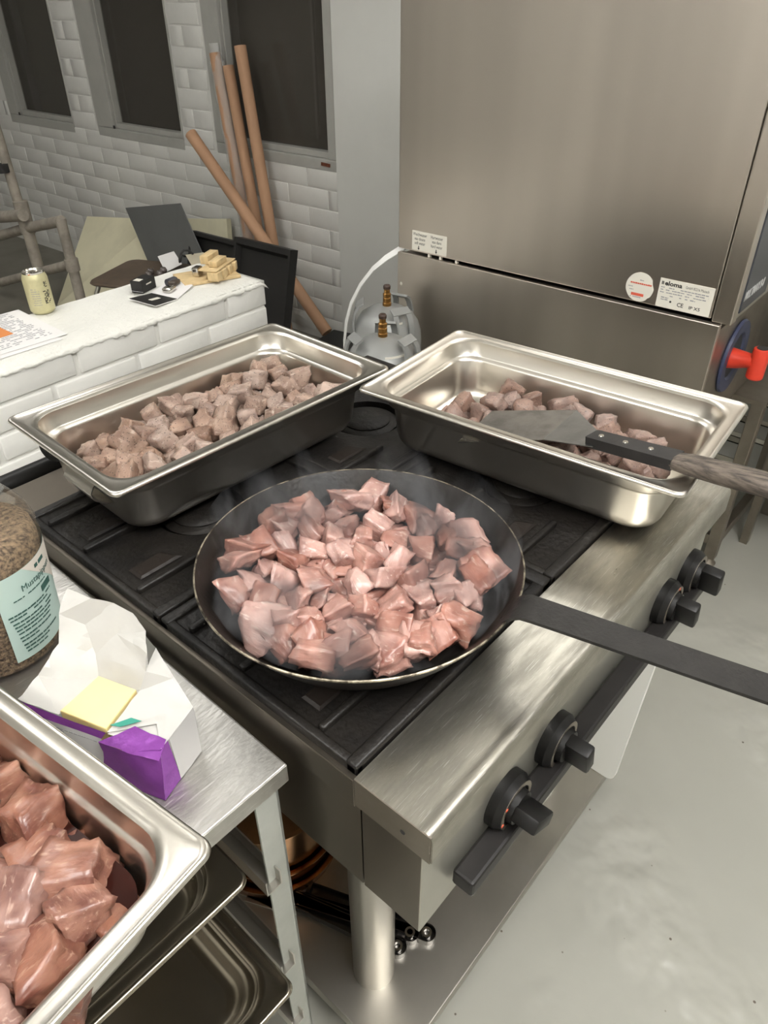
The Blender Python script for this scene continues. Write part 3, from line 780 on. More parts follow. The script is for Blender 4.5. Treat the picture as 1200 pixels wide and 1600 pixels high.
text('CE', .0135, INK, rp_, M4 @ Matrix.Translation((.050, .009, 0)), sx=.95, bold=.0002)
text('IP X5', .0105, INK, rp_, M4 @ Matrix.Translation((.078, .009, 0)), sx=1.15, bold=.0002)
obj('seal_dot', (lambda bb: (bb.bm.transform(M4), bb)[1])(B().cyl((.034, .0165, 0), (.034, .0165, .0004), .0025, n=14)), INK, rp_)
stb = B(); n_ = 40; ringp = []
for i in range(n_):
    a = 2*math.pi*i/n_; r = .0345 - (.003*max(0, math.sin(5*a))*(1 if -.9 < a-0 < 1.2 or a > 5.4 else 0))
    ringp.append((math.cos(a)*r, math.sin(a)*r))
v0 = [stb.bm.verts.new((-.0012, .2045 - px, .9515 + pz)) for px, pz in ringp]; v1 = [stb.bm.verts.new((.0001, .2045 - px, .9515 + pz)) for px, pz in ringp]
stb.bm.faces.new(v0); stb.bm.faces.new(v1[::-1])
for i in range(n_): stb.bm.faces.new((v0[i], v0[(i+1) % n_], v1[(i+1) % n_], v1[i]))
rs_ = obj('round_sticker', stb, LABELW, ov)
M4 = side_frame(.2045, .9515)
dashes('red_print', INKRED, rs_, M4, [(-.024, .029, .0065)], .0038, .006, 6, .95)
obj('red_bar', (lambda bb: (bb.bm.transform(M4), bb)[1])(B().box((-.018, -.0215, 0), (.013, -.0150, .0003))), INKRED, rs_)
dashes('small_print', INKG, rs_, M4, [(-.028, -.016, -.002), (-.028, -.014, -.009), (-.02, .012, -.0255), (-.002, .008, .0155)], .0022, .006, 7)
# base unit under the oven with hose reel
ou = thing('oven_base_unit', 'stainless steel base cabinet under the oven with blue ring and red grip', 'base cabinet', (1.4, .25, 0), math.radians(1.49))
obj('body', B().box((.006, .008, .60), (.80, .930, .900)), STEELD, ou)
obj('side_sheet', B().box((-.010, .0, .615), (.006, .937, .9065), .002), STEELB, ou)
obj('front_sheet', B().box((.006, .0005, .60), (.80, .008, .893), .001), STEELD, ou)
for yy in (.79, .83, .735): obj('bracket', B().box((.002, yy, .9), (.012, yy+.006, .914)), LABELW, ou)
obj('screw', B().cyl((-.0115, .922, .815), (-.010, .922, .815), .005, n=14), CHROME, ou)
rg = B().lathe([(.058, 0), (.092, 0), (.095, .004), (.092, .010), (.062, .010), (.056, .004)], 64, close=True)
rg.bm.transform(frame4((.183, .001, .769), (1, 0, 0), (0, 0, 1))); obj('ring', rg, BLUE, ou, smooth=.7)
cup = B().lathe([(0, .001), (.0575, .001), (.0575, .004), (0, .004)], 48); cup.bm.transform(frame4((.183, .001, .769), (1, 0, 0), (0, 0, 1))); obj('ring_cup', cup, mat('dark_reel_recess', (34, 36, 42), .5), ou)
gp = thing('hand_shower', 'red plastic hand shower grip plugged into the blue ring', 'hand shower', (1.4, .25, 0), math.radians(1.49))
obj('stem', B().tube([(.16, .002, .772), (.16, -.02, .774), (.157, -.045, .778), (.153, -.062, .78)], [.027, .024, .019, .019], 20), RED, gp, smooth=.7)
obj('grip', B().lathe([(0, -.040), (.017, -.040), (.0205, -.036), (.0205, .034), (.019, .038), (.014, .039), (0, .039)], 28, c=(.152, -.072, .779)), RED, gp, smooth=.7)
obj('grip_cap', B().cyl((.152, -.072, .818), (.152, -.072, .8195), .0135, n=24), INK, gp)

# tray rack beside / under the oven
rk = thing('tray_rack', 'open steel rack with horizontal tray runners behind the stove', 'rack')
for (px_, py_) in ((1.75, .175), (2.2, .19), (1.75, .86), (2.2, .87), (1.45, .45), (1.45, .86)):
    obj('post', B().box((px_, py_, .03), (px_+.035, py_+.035, .585), .002), STEELD, rk)
    obj('foot', B().lathe([(0, 0), (.022, 0), (.024, .008), (.014, .02), (.01, .035), (0, .035)], 20, c=(px_+.018, py_+.018, 0)), STEELD, rk, smooth=.7)
for zz in (.525, .455, .385, .315, .245):
    for px_ in (1.752, 2.198):
        obj('runner', B().box((px_+.004, .21, zz-.008), (px_+.034, .86, zz-.004)).box((px_+.004, .21, zz-.008), (px_+.007, .86, zz+.012)), CHROME, rk)
obj('bottom_rail', B().box((1.785, .178, .08), (2.2, .205, .115), .002), STEELD, rk)
obj('bottom_rail', B().box((1.755, .21, .08), (1.78, .86, .115), .002), STEELD, rk)
obj('top_frame', B().box((1.43, .262, .585), (2.22, 1.10, .5995)).box((1.74, .17, .585), (2.24, .262, .5995)), STEELD, rk)
tk = thing('steel_cabinet', 'steel cabinet corner at the right edge behind the red grip', 'cabinet', (1.93, .10, 0))
obj('body', B().box((0, -.30, .56), (.30, .06, .845), .012), STEEL, tk)
obj('lower_panel', B().box((.01, -.30, .22), (.28, .06, .545), .004), STEELD, tk)
for lx_, ly_ in ((.02, .03), (.24, .03), (.02, -.28), (.24, -.28)): obj('leg', B().box((lx_, ly_, 0), (lx_+.03, ly_+.025, .225)), STEELD, tk)

# ------------------------------------------------------------------ gas bottles on a low steel stand
gs = thing('bottle_stand', 'low steel stand carrying the two gas bottles', 'stand', (1.10, 1.04, 0))
obj('top', B().box((-.22, -.22, .47), (.265, .24, .485), .002), STEEL, gs)
for a_ in (-1, 1):
    for b_2 in (-1, 1): obj('leg', B().box((a_*.2-.015, b_2*.2-.015, 0), (a_*.2+.015, b_2*.2+.015, .47)), STEELD, gs)
def gas(label, loc, rz):
    t = thing('gas_bottle', label, 'gas bottle', loc, rz)
    R_ = .100; top = .325
    prof = [(0, .012), (.06, .0), (.085, .006), (R_, .03), (R_, .225), (.0975, .252), (.090, .278), (.075, .300), (.053, .314), (.03, .3215), (.018, top), (0, top)]
    obj('body', B().lathe(prof, 56), GASGREY, t, smooth=.9)
    vb = B().lathe([(0, top), (.0125, top), (.0125, top+.008), (.010, top+.010), (.0115, top+.012), (.0115, top+.022), (.0095, top+.024), (.0115, top+.026), (.0115, top+.034), (.0085, top+.0365), (.0085, top+.046), (.010, top+.047), (.010, top+.052), (.008, top+.055), (0, top+.055)], 24)
    obj('valve', vb, BRASS, t, smooth=.5)
    obj('valve_cap', B().lathe([(.0102, top+.0475), (.0105, top+.055), (.008, top+.0585), (0, top+.0588)], 20), mat('dark_brown_cap', (60, 44, 36), .5), t, smooth=.6)
    for q in range(3):
        a = math.radians(q*120 + 20)
        e = Vector((math.cos(a), math.sin(a), 0)); s2 = Vector((-math.sin(a), math.cos(a), 0))
        for sg in (-1, 1):
            obj('grip_lug', B().band([e*.093 + s2*sg*.026 + Vector((0, 0, .250)), e*.096 + s2*sg*.025 + Vector((0, 0, .285)), e*.090 + s2*sg*.022 + Vector((0, 0, .312)), e*.080 + s2*sg*.020 + Vector((0, 0, .328))], s2, .016, .006), GASGREY, t, smooth=.9)
        obj('grip_bar', B().band([e*.076 - s2*.028 + Vector((0, 0, .330)), e*.076 + s2*.028 + Vector((0, 0, .330))], e + Vector((0, 0, -.6)), .024, .006), GASGREY, t)
    obj('bottle_label', B().band([Vector((math.cos(x)*.0785, math.sin(x)*.0785, .289)) for x in [math.radians(v) for v in range(-150, -90, 6)]], Vector((0, 0, 1)), .022, .001), LABELW, t)
    return t
gas('grey gas bottle with brass valve standing nearer the stove', (1.03, .955, .485), math.radians(15))
gas('grey gas bottle with brass valve standing against the oven base', (1.222, 1.105, .478), math.radians(-10))
hz = thing('white_band', 'white flat plastic band looping down beside the gas bottles', 'plastic band')
hp_ = [(1.43, 1.175, .93), (1.40, 1.20, .905), (1.36, 1.225, .882), (1.345, 1.265, .845), (1.34, 1.315, .785), (1.335, 1.352, .72), (1.33, 1.372, .655), (1.325, 1.378, .59), (1.32, 1.375, .52)]
obj('band', B().band(hp_, (.35, .6, .4), [.022, .022, .02, .016, .015, .015, .016, .017, .018], .003), HOSEW, hz, smooth=1)

# black gas pipe and tap behind the stove
gpipe = thing('gas_pipe', 'black gas pipe with a round tap behind the stove', 'pipe')
obj('pipe', B().tube([(-.10, .955, .845), (.20, .955, .845), (.80, .955, .845)], .02, 16), BLACKPL, gpipe, smooth=1)
obj('tap_disc', B().cyl((.135, .945, .885), (.139, .938, .890), .027, n=32), BLACKPL, gpipe, smooth=.6)

# ------------------------------------------------------------------ trolley with trays (left front)
TR = math.radians(-1.3)
tz = .83
tt = thing('steel_trolley', 'worn steel topped trolley with grey painted legs and tray runners', 'trolley', (-.017, .193, 0), TR)
obj('table_top', B().box((-.47, 0, tz-.0035), (0, .68, tz), .0015), STEELT, tt)
obj('front_skirt', B().box((-.47, -.0005, tz-.030), (.0005, .002, tz-.0015), .0008), STEELT, tt)
obj('side_skirt', B().box((-.0015, .0, tz-.030), (.001, .68, tz-.0015), .0008), STEELT, tt)
for lx_ in (-.012, -.458):
    for ly_ in (.006, .66):
        sg = -1 if lx_ > -.2 else 1
        obj('leg', B().box((min(lx_, lx_+sg*.033), ly_, 0), (max(lx_, lx_+sg*.033), ly_+.003, tz-.028)).box((min(lx_, lx_+sg*.003), ly_, 0), (max(lx_, lx_+sg*.003), ly_+.033 if ly_ < .3 else ly_+.003, tz-.028)), GREYPAINT, tt)
for zz in (.655, .432, .245):
    for sx_, sg in ((-.032, -1), (-.44, 1)):
        x0, x1 = sorted((sx_, sx_ + sg*.024))
        obj('runner', B().box((x0, -.004, zz-.030), (x1, .66, zz-.0275)).box((x0, -.004, zz-.030), (x0+.002, .66, zz)) .box((x1-.002, -.004, zz-.030), (x1, .66, zz)), STEEL, tt)
def small_pan(label, z, y, x, d): 
    return gn_pan(label, .53, .325, d, (x-.1625, y+.265, z), math.radians(90)+TR, mat('tray_steel', (160, 152, 138), .27, 1.0, rvar=0), name='gastronorm_tray')
small_pan('empty steel tray sliding in the upper runners of the trolley', .690, .196, -.084, .065)
small_pan('empty shallow steel tray sticking out of the lower trolley runners', .440, .158, -.072, .040)

# ------------------------------------------------------------------ pepper jar on the trolley
jz = .8305
jar = thing('pepper_jar', 'clear plastic jar of ground black pepper with a pale green label', 'spice jar', (-.134, .622, jz))
jar.rotation_euler = (0, math.radians(2.0), 0)
CLEARP = mat('clear_plastic', (236, 238, 238), .06, trans=1.0, ior=1.12, alpha=.35)
def pepper_mat():
    M = mat('ground_pepper', (152, 130, 104), .9, var=.8, vscale=210, rgb2=(66, 58, 51), detail=4, bump=.8, bscale=300)
    return M
def jr(z): return .080 + .004*min(max(z-.008, 0)/.15, 1)      # the jar widens upwards
obj('pepper_fill', B().lathe([(0, .004), (jr(0)-.006, .004), (jr(.012)-.003, .012), (jr(.1)-.003, .1), (jr(.16)-.003, .158), (jr(.2)-.006, .172), (jr(.2)-.02, .181), (0, .184)], 64), pepper_mat(), jar, smooth=.9)
obj('shell', B().lathe([(0, .0005), (jr(0)-.006, .0), (jr(.008), .008), (jr(.02), .02), (jr(.155), .155), (jr(.2)+.001, .160), (jr(.2)-.0015, .166), (jr(.2), .178), (jr(.2)-.006, .196), (jr(.2)-.022, .218), (.048, .236), (.044, .246)], 64), CLEARP, jar, smooth=.9)
obj('cap', B().lathe([(.0455, .238), (.048, .238), (.048, .276), (.045, .280), (0, .280)], 48), mat('white_cap', (230, 232, 234), .4), jar, smooth=.6)
obj('flip_lid', B().lathe([(0, .2795), (.0465, .2795), (.0465, .300), (.040, .306), (0, .306)], 48), mat('purple_lid', (110, 88, 160), .4), jar, smooth=.6)
def label_patch(name, a0, a1, zlo, zhi, off, material, n=36):
    b = B(); prev = None
    for i in range(n+1):
        f_ = i/n; a = math.radians(a0 + (a1-a0)*f_); lo_, hi_ = zlo(f_), zhi(f_); cur = []
        for q in range(5):
            z = lo_ + (hi_-lo_)*q/4; r = jr(z) + off
            cur.append(b.bm.verts.new((math.cos(a)*r, math.sin(a)*r, z)))
        if prev:
            for q in range(4): b.bm.faces.new((prev[q], cur[q], cur[q+1], prev[q+1]))
        prev = cur
    return obj(name, b, material, jar, smooth=3.2)
LA = -98
label_patch('jar_label', LA, 75, lambda f_: .022, lambda f_: .150, .0008, mat('pale_green_label', (190, 212, 204), .5, var=.04))
label_patch('label_corner', -72, 75, lambda f_: .150 - .09*min(1, f_/.45), lambda f_: .150, .0013, mat('cream_label', (226, 218, 206), .5))
def bend(o, a0):      # wrap flat print (x = along, y = height) round the jar
    for v in o.data.vertices:
        r = jr(v.co.y); a = math.radians(a0) + v.co.x/.087; rr = r + .0017 + v.co.z
        v.co = Vector((math.cos(a)*rr, math.sin(a)*rr, v.co.y))
I4 = Matrix.Identity(4)
bend(dashes('label_print', INKGREEN, jar, I4, [(.006, .080, .092), (.007, .07, .087), (.009, .078, .080), (.010, .074, .0745), (.011, .07, .069), (.012, .066, .0635), (.012, .066, .0565), (.013, .04, .051), (.014, .075, .0435), (.015, .055, .038), (.016, .05, .0325)], .0024, .011, 12, .95), LA)
bend(text('Mustapippuri', .0128, INKGREEN, jar, Matrix.Translation((.032, .120, 0)), sx=.95), LA)
bend(dashes('label_print', INKGREEN, jar, I4, [(.018, .075, .112)], .0018, .010, 3, .95), LA)
bend(obj('weight_badge', B().box((.062, .098, 0), (.084, .107, .0004)), INKGREEN, jar), LA)
bend(obj('emblem', B().box((.060, .137, 0), (.066, .142, .0004)).box((.069, .137, 0), (.082, .142, .0004)), INKGREEN, jar), LA)

# ------------------------------------------------------------------ butter pack
bu = thing('butter_pack', 'opened butter wrapper, white inside and purple outside, on the trolley', 'butter wrapper')
FOILW = mat('white_wrapper_inside', (186, 184, 179), .38, spec=.5, var=.05, vscale=12, bump=.25, bscale=30)
FOILP = mat('purple_foil', (138, 72, 158), .25, .45, var=.15, vscale=40, bump=.35, bscale=60)
FOILG = mat('silver_wrapper_outside', (198, 196, 194), .35, .2, var=.06)
P = dict(tr=(-.059, .292, .888), tl=(-.114, .274, .886), ml=(-.14, .335, .887), c=(-.084, .358, .888), br=(-.068, .278, .8312), bl=(-.133, .257, .8312), a=(-.162, .4, .884), b=(-.102, .414, .884),
         t1=(-.08, .482, .968), t2=(-.102, .47, .95), t3=(-.117, .457, .925), t4=(-.152, .449, .905), t5=(-.182, .444, .895), u1=(-.071, .446, .968), u2=(-.055, .426, .962), u3=(-.048, .401, .955), u4=(-.05, .377, .945), u5=(-.062, .36, .93), u6=(-.072, .356, .91),
         cr=(-.093, .429, .905), m1=(-.131, .43, .893), w1=(-.045, .374, .915), w2=(-.054, .333, .9))
P['m2'] = (-.085, .449, .935); P['m3'] = (-.068, .412, .930); P['cf'] = (-.078, .312, .8845); P['tm'] = (-.099, .3045, .8875)
def faces(lst, sub=2, rough=.0016, th=.0007):
    b = B(); vs = {}
    for f in lst:
        b.bm.faces.new([vs.setdefault(k, b.bm.verts.new(P[k])) if k not in vs else vs[k] for k in f])
    bmesh.ops.triangulate(b.bm, faces=b.bm.faces)
    bmesh.ops.subdivide_edges(b.bm, edges=b.bm.edges[:], cuts=sub, use_grid_fill=True)
    for v in b.bm.verts:
        v.co += Vector((noise.noise(v.co*60), noise.noise(v.co*60 + Vector((9, 0, 0))), noise.noise(v.co*60 + Vector((0, 7, 0)))))*rough
    return b
wrapper = faces([('a', 't5', 't4', 'm1'), ('a', 'm1', 'b'), ('m1', 't4', 't3', 'cr'), ('m1', 'cr', 'b'), ('t3', 't2', 'm2', 'cr'), ('t2', 't1', 'u1', 'm2'), ('m2', 'u1', 'u2', 'm3'), ('m2', 'm3', 'cr'), ('m3', 'u2', 'u3', 'u4'), ('m3', 'u4', 'u5'), ('m3', 'u5', 'u6', 'cr'), ('cr', 'u6', 'c', 'b')], 3, .0022)
obj('upright_flap', wrapper, FOILW, bu, smooth=.22)
obj('front_flap', faces([('c', 'tr', 'cf'), ('c', 'cf', 'ml'), ('cf', 'tr', 'tl'), ('cf', 'tl', 'tm'), ('cf', 'tm', 'ml'), ('u6', 'w1', 'w2', 'c'), ('c', 'w2', 'tr')], 3, .0012), FOILW, bu, smooth=.5)
P.update(e1=(-.062, .2905, .862), e2=(-.124, .2655, .860), s1=(-.035, .43, .8312), s2=(-.036, .41, .905), l1=(-.158, .335, .8312), l2=(-.187, .43, .8312), l3=(-.15, .3525, .886), pm=(-.1015, .2775, .887), pb=(-.105, .2665, .8312))
obj('end_face', faces([('tr', 'br', 'pb', 'pm')], 3, .0006), FOILG, bu, smooth=.5)
P['pm'] = (-.1035, .2775, .8865); P['tl'] = (-.115, .2735, .8865)
obj('purple_end', faces([('pm', 'pb', 'bl', 'tl')], 3, .0006), FOILP, bu, smooth=.5)
P.update(q1=(-.1165, .3175, .8895), q2=(-.152, .335, .8835), q3=(-.1045, .2775, .8885), q4=(-.1235, .2665, .882), q5=(-.140, .300, .8835), q6=(-.150, .285, .845))
obj('purple_flap', faces([('q3', 'q1', 'q5', 'q4'), ('q1', 'q2', 'q5')], 3, .0018), FOILP, bu, smooth=.5)
P.update(r1=(-.128, .262, .872), r2=(-.152, .33, .872))
obj('purple_side', faces([('tl', 'q5', 'q2', 'r2', 'l1', 'bl')], 3, .001), FOILP, bu, smooth=.5)
P.update(k1=(-.059, .292, .8855), k2=(-.114, .274, .8835), k3=(-.14, .335, .8845), k4=(-.084, .358, .8855))
obj('front_lining', faces([('k1', 'k2', 'k3', 'k4')], 2, .0004), FOILW, bu)
obj('green_patch', B().rings([[(-.1085, .3165, .891), (-.128, .3275, .891), (-.134, .3375, .8912), (-.1135, .3285, .8914)], [(-.1085, .3165, .8916), (-.128, .3275, .8916), (-.134, .3375, .8918), (-.1135, .3285, .892)]], True, True), mat('green_foil', (40, 130, 112), .35), bu)
obj('right_side', faces([('tr', 'w2', 'w1', 's2', 's1', 'br')], 3, .001), FOILG, bu, smooth=.5)
P.update(z1=(-.182, .444, .893), z2=(-.162, .3985, .8835), z3=(-.141, .336, .8865), z4=(-.146, .339, .879), z5=(-.167, .401, .876), z6=(-.188, .447, .885), z7=(-.176, .43, .835), z8=(-.153, .34, .835))
obj('purple_edge', faces([('z1', 'z2', 'z5', 'z6'), ('z2', 'z3', 'z4', 'z5')], 2, .0006), FOILP, bu, smooth=.5)
obj('printed_side', faces([('z6', 'z5', 'z4', 'z8', 'z7')], 3, .0008), mat('white_printed_side', (222, 222, 222), .5), bu, smooth=.5)
e_x = (Vector(P['z4']) - Vector(P['z5'])).normalized(); e_y = (Vector(P['z5']) - Vector(P['z7'])); e_y = (e_y - e_x*e_y.dot(e_x)).normalized()
dashes('small_print', INKG, bu, frame4(Vector(P['z5']) - e_y*.036 + e_x.cross(e_y)*.0011, e_x, e_y), [(.0, .058, .004*q) for q in range(8)], .0014, .008, 8, .95)
bt = thing('butter_block', 'yellow butter block cut square, lying in its wrapper', 'butter')
butt = B()
top = [Vector(P['a']) + Vector((.004, 0, .004)), Vector(P['b']) + Vector((0, 0, .003)), Vector(P['c']) + Vector((-.003, .001, .003)), Vector(P['ml']) + Vector((.001, .003, .003))]
butt.slab([p - Vector((0, 0, .045)) for p in top][::-1], -.045) if False else butt.rings([[p - Vector((0, 0, .05)) for p in top], [p - Vector((0, 0, .001)) for p in top], [p.lerp((top[0]+top[2])/2, .02) for p in top]], True, True)
obj('block', butt, mat('butter_yellow', (248, 226, 158), .45, sss=.1, var=.05, vscale=20), bt)
pt = thing('purple_wrapper', 'small crumpled purple wrapper between pepper jar and front pan', 'wrapper', (-.199, .520, .8305))
obj('foil', B().obox((0, 0, .008), (.022, .014, .008), .5, .004), FOILP, pt)

# ------------------------------------------------------------------ things on the half wall (same frame as that wall)
def lwp(s, t, z): 
    q = Matrix.Rotation(RW, 4, 'Z') @ Vector((s, t, 0)); return (q.x+.7, q.y+1.5, z)
LT = .8175
can = thing('drink_can', 'open cream coloured drink can standing on the half wall', 'can', lwp(-.146, .272, LT), .3)
obj('body', B().lathe([(0, .004), (.022, .003), (.025, 0), (.027, .001), (.0325, .008), (.0328, .012), (.0328, .092), (.031, .099), (.0275, .107)], 40), CANM, can, smooth=.9)
obj('lid', B().lathe([(.0272, .107), (.0278, .111), (.027, .1118), (.0262, .109), (.0245, .1065), (0, .1062)], 40), CHROME, can, smooth=.7)
obj('opening', B().cyl((-.003, -.011, .1063), (-.003, -.011, .1068), .008, n=20), INK, can)
obj('ring_pull', B().lathe([(.005, .1075), (.0085, .1075), (.0085, .109), (.005, .109)], 20, c=(.004, .003, 0), close=True), CHROME, can)
def bendc(o, r, a0):
    for v in o.data.vertices:
        a = math.radians(a0) + v.co.x/r; rr = r + v.co.z
        v.co = Vector((math.cos(a)*rr, math.sin(a)*rr, v.co.y))
bendc(dashes('print', INKG, can, I4, [(.0, .022, .07 - .006*q) for q in range(8)], .0016, .008, 15, .9), .0331, -165)
bendc(dashes('picture', INK, can, I4, [(.031, .050, .03 + .0035*q) for q in range(10)], .003, .006, 16, .6), .0331, -165)
bendc(dashes('emblem', INK, can, I4, [(.038, .048, .073 + .003*q) for q in range(5)], .0025, .004, 17, .7), .0331, -165)

pp = obj('paper_sheet', B().slab([lwp(-.197, .070, LT+.0022), lwp(-.185, .335, LT+.0022), lwp(-.40, .345, LT+.0022), lwp(-.415, .080, LT+.0022)][::-1], .0004), PAPER); tag(pp, 'printed white paper sheet on the half wall, lying on top with orange patch', 'paper')
pp2 = obj('paper_sheet', B().slab([lwp(-.222, .052, LT+.0008), lwp(-.215, .315, LT+.0008), lwp(-.43, .325, LT+.0008), lwp(-.44, .060, LT+.0008)][::-1], .0004), PAPER); tag(pp2, 'white paper sheet lying underneath the one with the orange patch', 'paper')
Mx = frame4(lwp(-.41, .09, LT+.0027), (math.cos(RW), math.sin(RW), 0), (-math.sin(RW), math.cos(RW), 0))
dashes('print_lines', INKG, pp, Mx, [(.02 + .02*(q % 3), .19, .012 + .011*q) for q in range(21)], .0035, .014, 19, .6)
obj('orange_patch', (lambda bb: (bb.bm.transform(Mx), bb)[1])(B().box((.02, .088, 0), (.126, .165, .0005))), ORANGE, pp)

sb = thing('small_box', 'small black printed carton on the half wall', 'carton', lwp(.135, .205, LT), .35)
obj('carton', B().box((-.032, -.02, 0), (.032, .02, .034), .001), mat('black_carton', (34, 33, 32), .5), sb)
obj('print', B().box((-.012, -.0204, .020), (.012, -.0199, .0235)).box((-.028, -.010, .0339), (-.008, .012, .0343)), LABELW, sb)
obj('end_flap', B().slab([(-.032, -.02, .004), (-.032, .02, .004), (-.052, .02, .012), (-.052, -.02, .012)], .0006), PAPER, sb)
op = thing('opened_package', 'opened black and white cardboard package lying flat on the half wall', 'package', lwp(.118, .128, LT), .28)
op.scale = (1.35, 1.35, 1.2)
obj('black_flap', B().slab([(-.055, -.045, .006), (.005, -.052, .001), (.012, .02, .001), (-.045, .03, .007)], .001), mat('black_card', (36, 35, 34), .5), op)
obj('white_back', B().slab([(-.056, -.047, .0045), (.005, -.054, .0), (.012, .02, .0), (-.046, .031, .0055)], .001), PAPER, op)
obj('inner_tray', B().slab([(.008, -.052, .0), (.085, -.035, .004), (.095, .030, .006), (.014, .022, .001)], .001), PAPER, op)
obj('print', B().slab([(-.035, -.02, .0064), (-.012, -.025, .0049), (-.010, -.014, .0049), (-.033, -.009, .0064)], .0006), LABELW, op)
obj('blister', B().obox((.035, -.01, .009), (.014, .011, .006), .2, .004), CHROME, op, smooth=.8)
obj('blister', B().obox((.068, .002, .012), (.013, .010, .006), .2, .004), mat('dark_insert', (70, 62, 54), .4), op, smooth=.8)
cy = thing('battery_cell', 'dark round cylinder with a cap in the opened package', 'cylinder', lwp(.205, .165, LT+.012), .2)
obj('shell', B().cyl((-.016, 0, .002), (.014, 0, .002), .012, n=24), mat('dark_grey_shell', (70, 70, 74), .35), cy, smooth=.6)
obj('cap', B().cyl((.0141, 0, .002), (.020, 0, .002), .009, n=20), INK, cy, smooth=.6)

# wooden pieces at the end of the half wall
def wood(name, label, s, t, z, half, rz, rx=0, ry=0, cat='wood block', group=None):
    o = obj(name, B().obox((0, 0, 0), half, 0, .0015), WOODP, smooth=.6); q = lwp(s, t, z)
    o.location = q; o.rotation_euler = (rx, ry, rz + RW); return tag(o, label, cat, group)
wood('wooden_board', 'pale wooden board lying flat beneath the wood blocks', .325, .150, LT+.0045, (.088, .058, .0045), -.35, cat='board')
for i, (s, t) in enumerate(((.305, .085), (.338, .098), (.370, .112), (.402, .126))):
    wood('wooden_block', 'pale splintered wood block under the thin raised board', s, t, LT+.009+.0125, (.0135, .018, .0125), .35+.1*i, group='wood blocks under the thin board')
wood('wooden_board', 'thin pale wooden board resting on four wood blocks', .350, .125, LT+.0345+.003, (.068, .030, .002), .42, cat='board')
wood('wooden_block', 'front one of the two wood blocks on the thin raised board', .348, .118, LT+.0395+.0095, (.034, .014, .0085), .42)
wood('wooden_block', 'rear, topmost wood block on the thin raised board', .352, .160, LT+.0395+.0135, (.036, .014, .0125), .42)
fo = thing('foil_scrap', 'crumpled silver foil scrap beside the stacked wood blocks', 'foil', lwp(.300, .160, LT+.009))
obj('foil', B().obox((0, 0, .014), (.017, .012, .014), .4, .006), CHROME, fo)

# ------------------------------------------------------------------ behind the half wall
def cardtube(label, p0, p1, r):
    t = thing('cardboard_tube', label, 'tube', p0)
    d = Vector(p1) - Vector(p0)
    x = d.normalized().orthogonal().normalized(); y = d.normalized().cross(x); n = 28; rings_ = []
    for q, rr in ((0, r*.86), (0, r), (1, r), (1, r*.86), (.97, r*.86)):
        rings_.append([d*q + (x*math.cos(2*math.pi*k/n) + y*math.sin(2*math.pi*k/n))*rr for k in range(n)])
    obj('shell', B().rings(rings_, True, True), CARD, t, smooth=.6); return t
cardtube('tallest brown cardboard tube leaning by the window, right one of the upright three', (2.15, 2.585, .0), (2.23, 2.845, 1.325), .0275)
cardtube('brown cardboard tube leaning in the middle of the upright three', (2.15, 2.68, .0), (2.23, 2.945, 1.243), .0262)
t3_ = cardtube('brown cardboard tube in clear film, left one of the upright three', (2.15, 2.775, .0), (2.23, 3.035, 1.29), .0255)
FILM = mat('crinkled_clear_film', (236, 236, 232), .16, alpha=.26, bump=.9, bscale=45, spec=.8)
film = B(); rn = []
for i in range(36):
    q = i/35; c0 = Vector((0, 0, 0)).lerp(Vector((.085, .26, 1.29)), q*1.03); row = []
    for k in range(18):
        a = 2*math.pi*k/18; rr = .036 + .009*noise.noise(Vector((math.cos(a)*2, math.sin(a)*2, q*14))) - (.012 if i > 33 else 0)
        row.append(c0 + Vector((math.cos(a)*rr*.8, math.sin(a)*rr*1.15, 0)))
    rn.append(row)
film.rings(rn); obj('film_sleeve', film, FILM, t3_, smooth=3.2)
cardtube('long brown cardboard tube leaning slanted across the upright tubes', (2.07, 2.215, .175), (2.06, 3.075, .965), .0285)
jk = thing('black_box', 'black plastic box under the lower end of the slanted tube', 'box', (2.10, 2.16, 0), .2)
obj('box', B().box((-.10, -.12, 0), (.10, .10, .145), .008), BLACKTRAY, jk)
def tray_panel(label, quad, th):
    t = thing('black_tray', label, 'tray', quad[3])
    q = [Vector(p) - Vector(quad[3]) for p in quad]; c = sum(q, Vector())/4
    n = (q[1]-q[0]).cross(q[3]-q[0]).normalized()
    if n.x > 0: n = -n
    obj('base_panel', B().slab([p for p in q], th*(-.5)) if False else B().rings([[p for p in q], [p - n*th*.4 for p in q]], True, True), BLACKTRAY, t)
    inn_ = [p.lerp(c, .12) for p in q]
    obj('raised_rim', B().rings([[p for p in q], [p + n*th for p in q], [p.lerp(c, .07) + n*th for p in q], [p + n*th*.05 for p in inn_]]), BLACKTRAY, t)
    return t
tray_panel('black plastic tray standing on edge, nearest to the end of the half wall', [(1.74, 2.385, .665), (1.74, 2.035, .672), (1.58, 2.035, .01), (1.58, 2.40, .01)], .03)
tray_panel('black plastic tray standing on edge behind the wood blocks', [(2.01, 3.09, .520), (2.01, 2.69, .526), (1.88, 2.69, .01), (1.88, 3.11, .01)], .03)
gsb = B().rings([[(1.98+d_, 3.66, .551), (1.98+d_, 3.14, .650), (1.90+d_, 2.64, 0), (1.94+d_, 3.33, 0)] for d_ in (0, .006)], True, True)
gso = obj('grey_sheet', gsb, GREYSHEET); tag(gso, 'flat dark grey plastic sheet leaning tilted on the chair behind the half wall', 'sheet')
def foam(label, quad, th):
    t = thing('foam_board', label, 'foam board', quad[3]); q = [Vector(p) - Vector(quad[3]) for p in quad]
    n = (q[1]-q[0]).cross(q[3]-q[0]).normalized()
    if n.x < 0: n = -n
    obj('board', B().rings([q, [p + n*th for p in q]], True, True), FOAM, t); return t
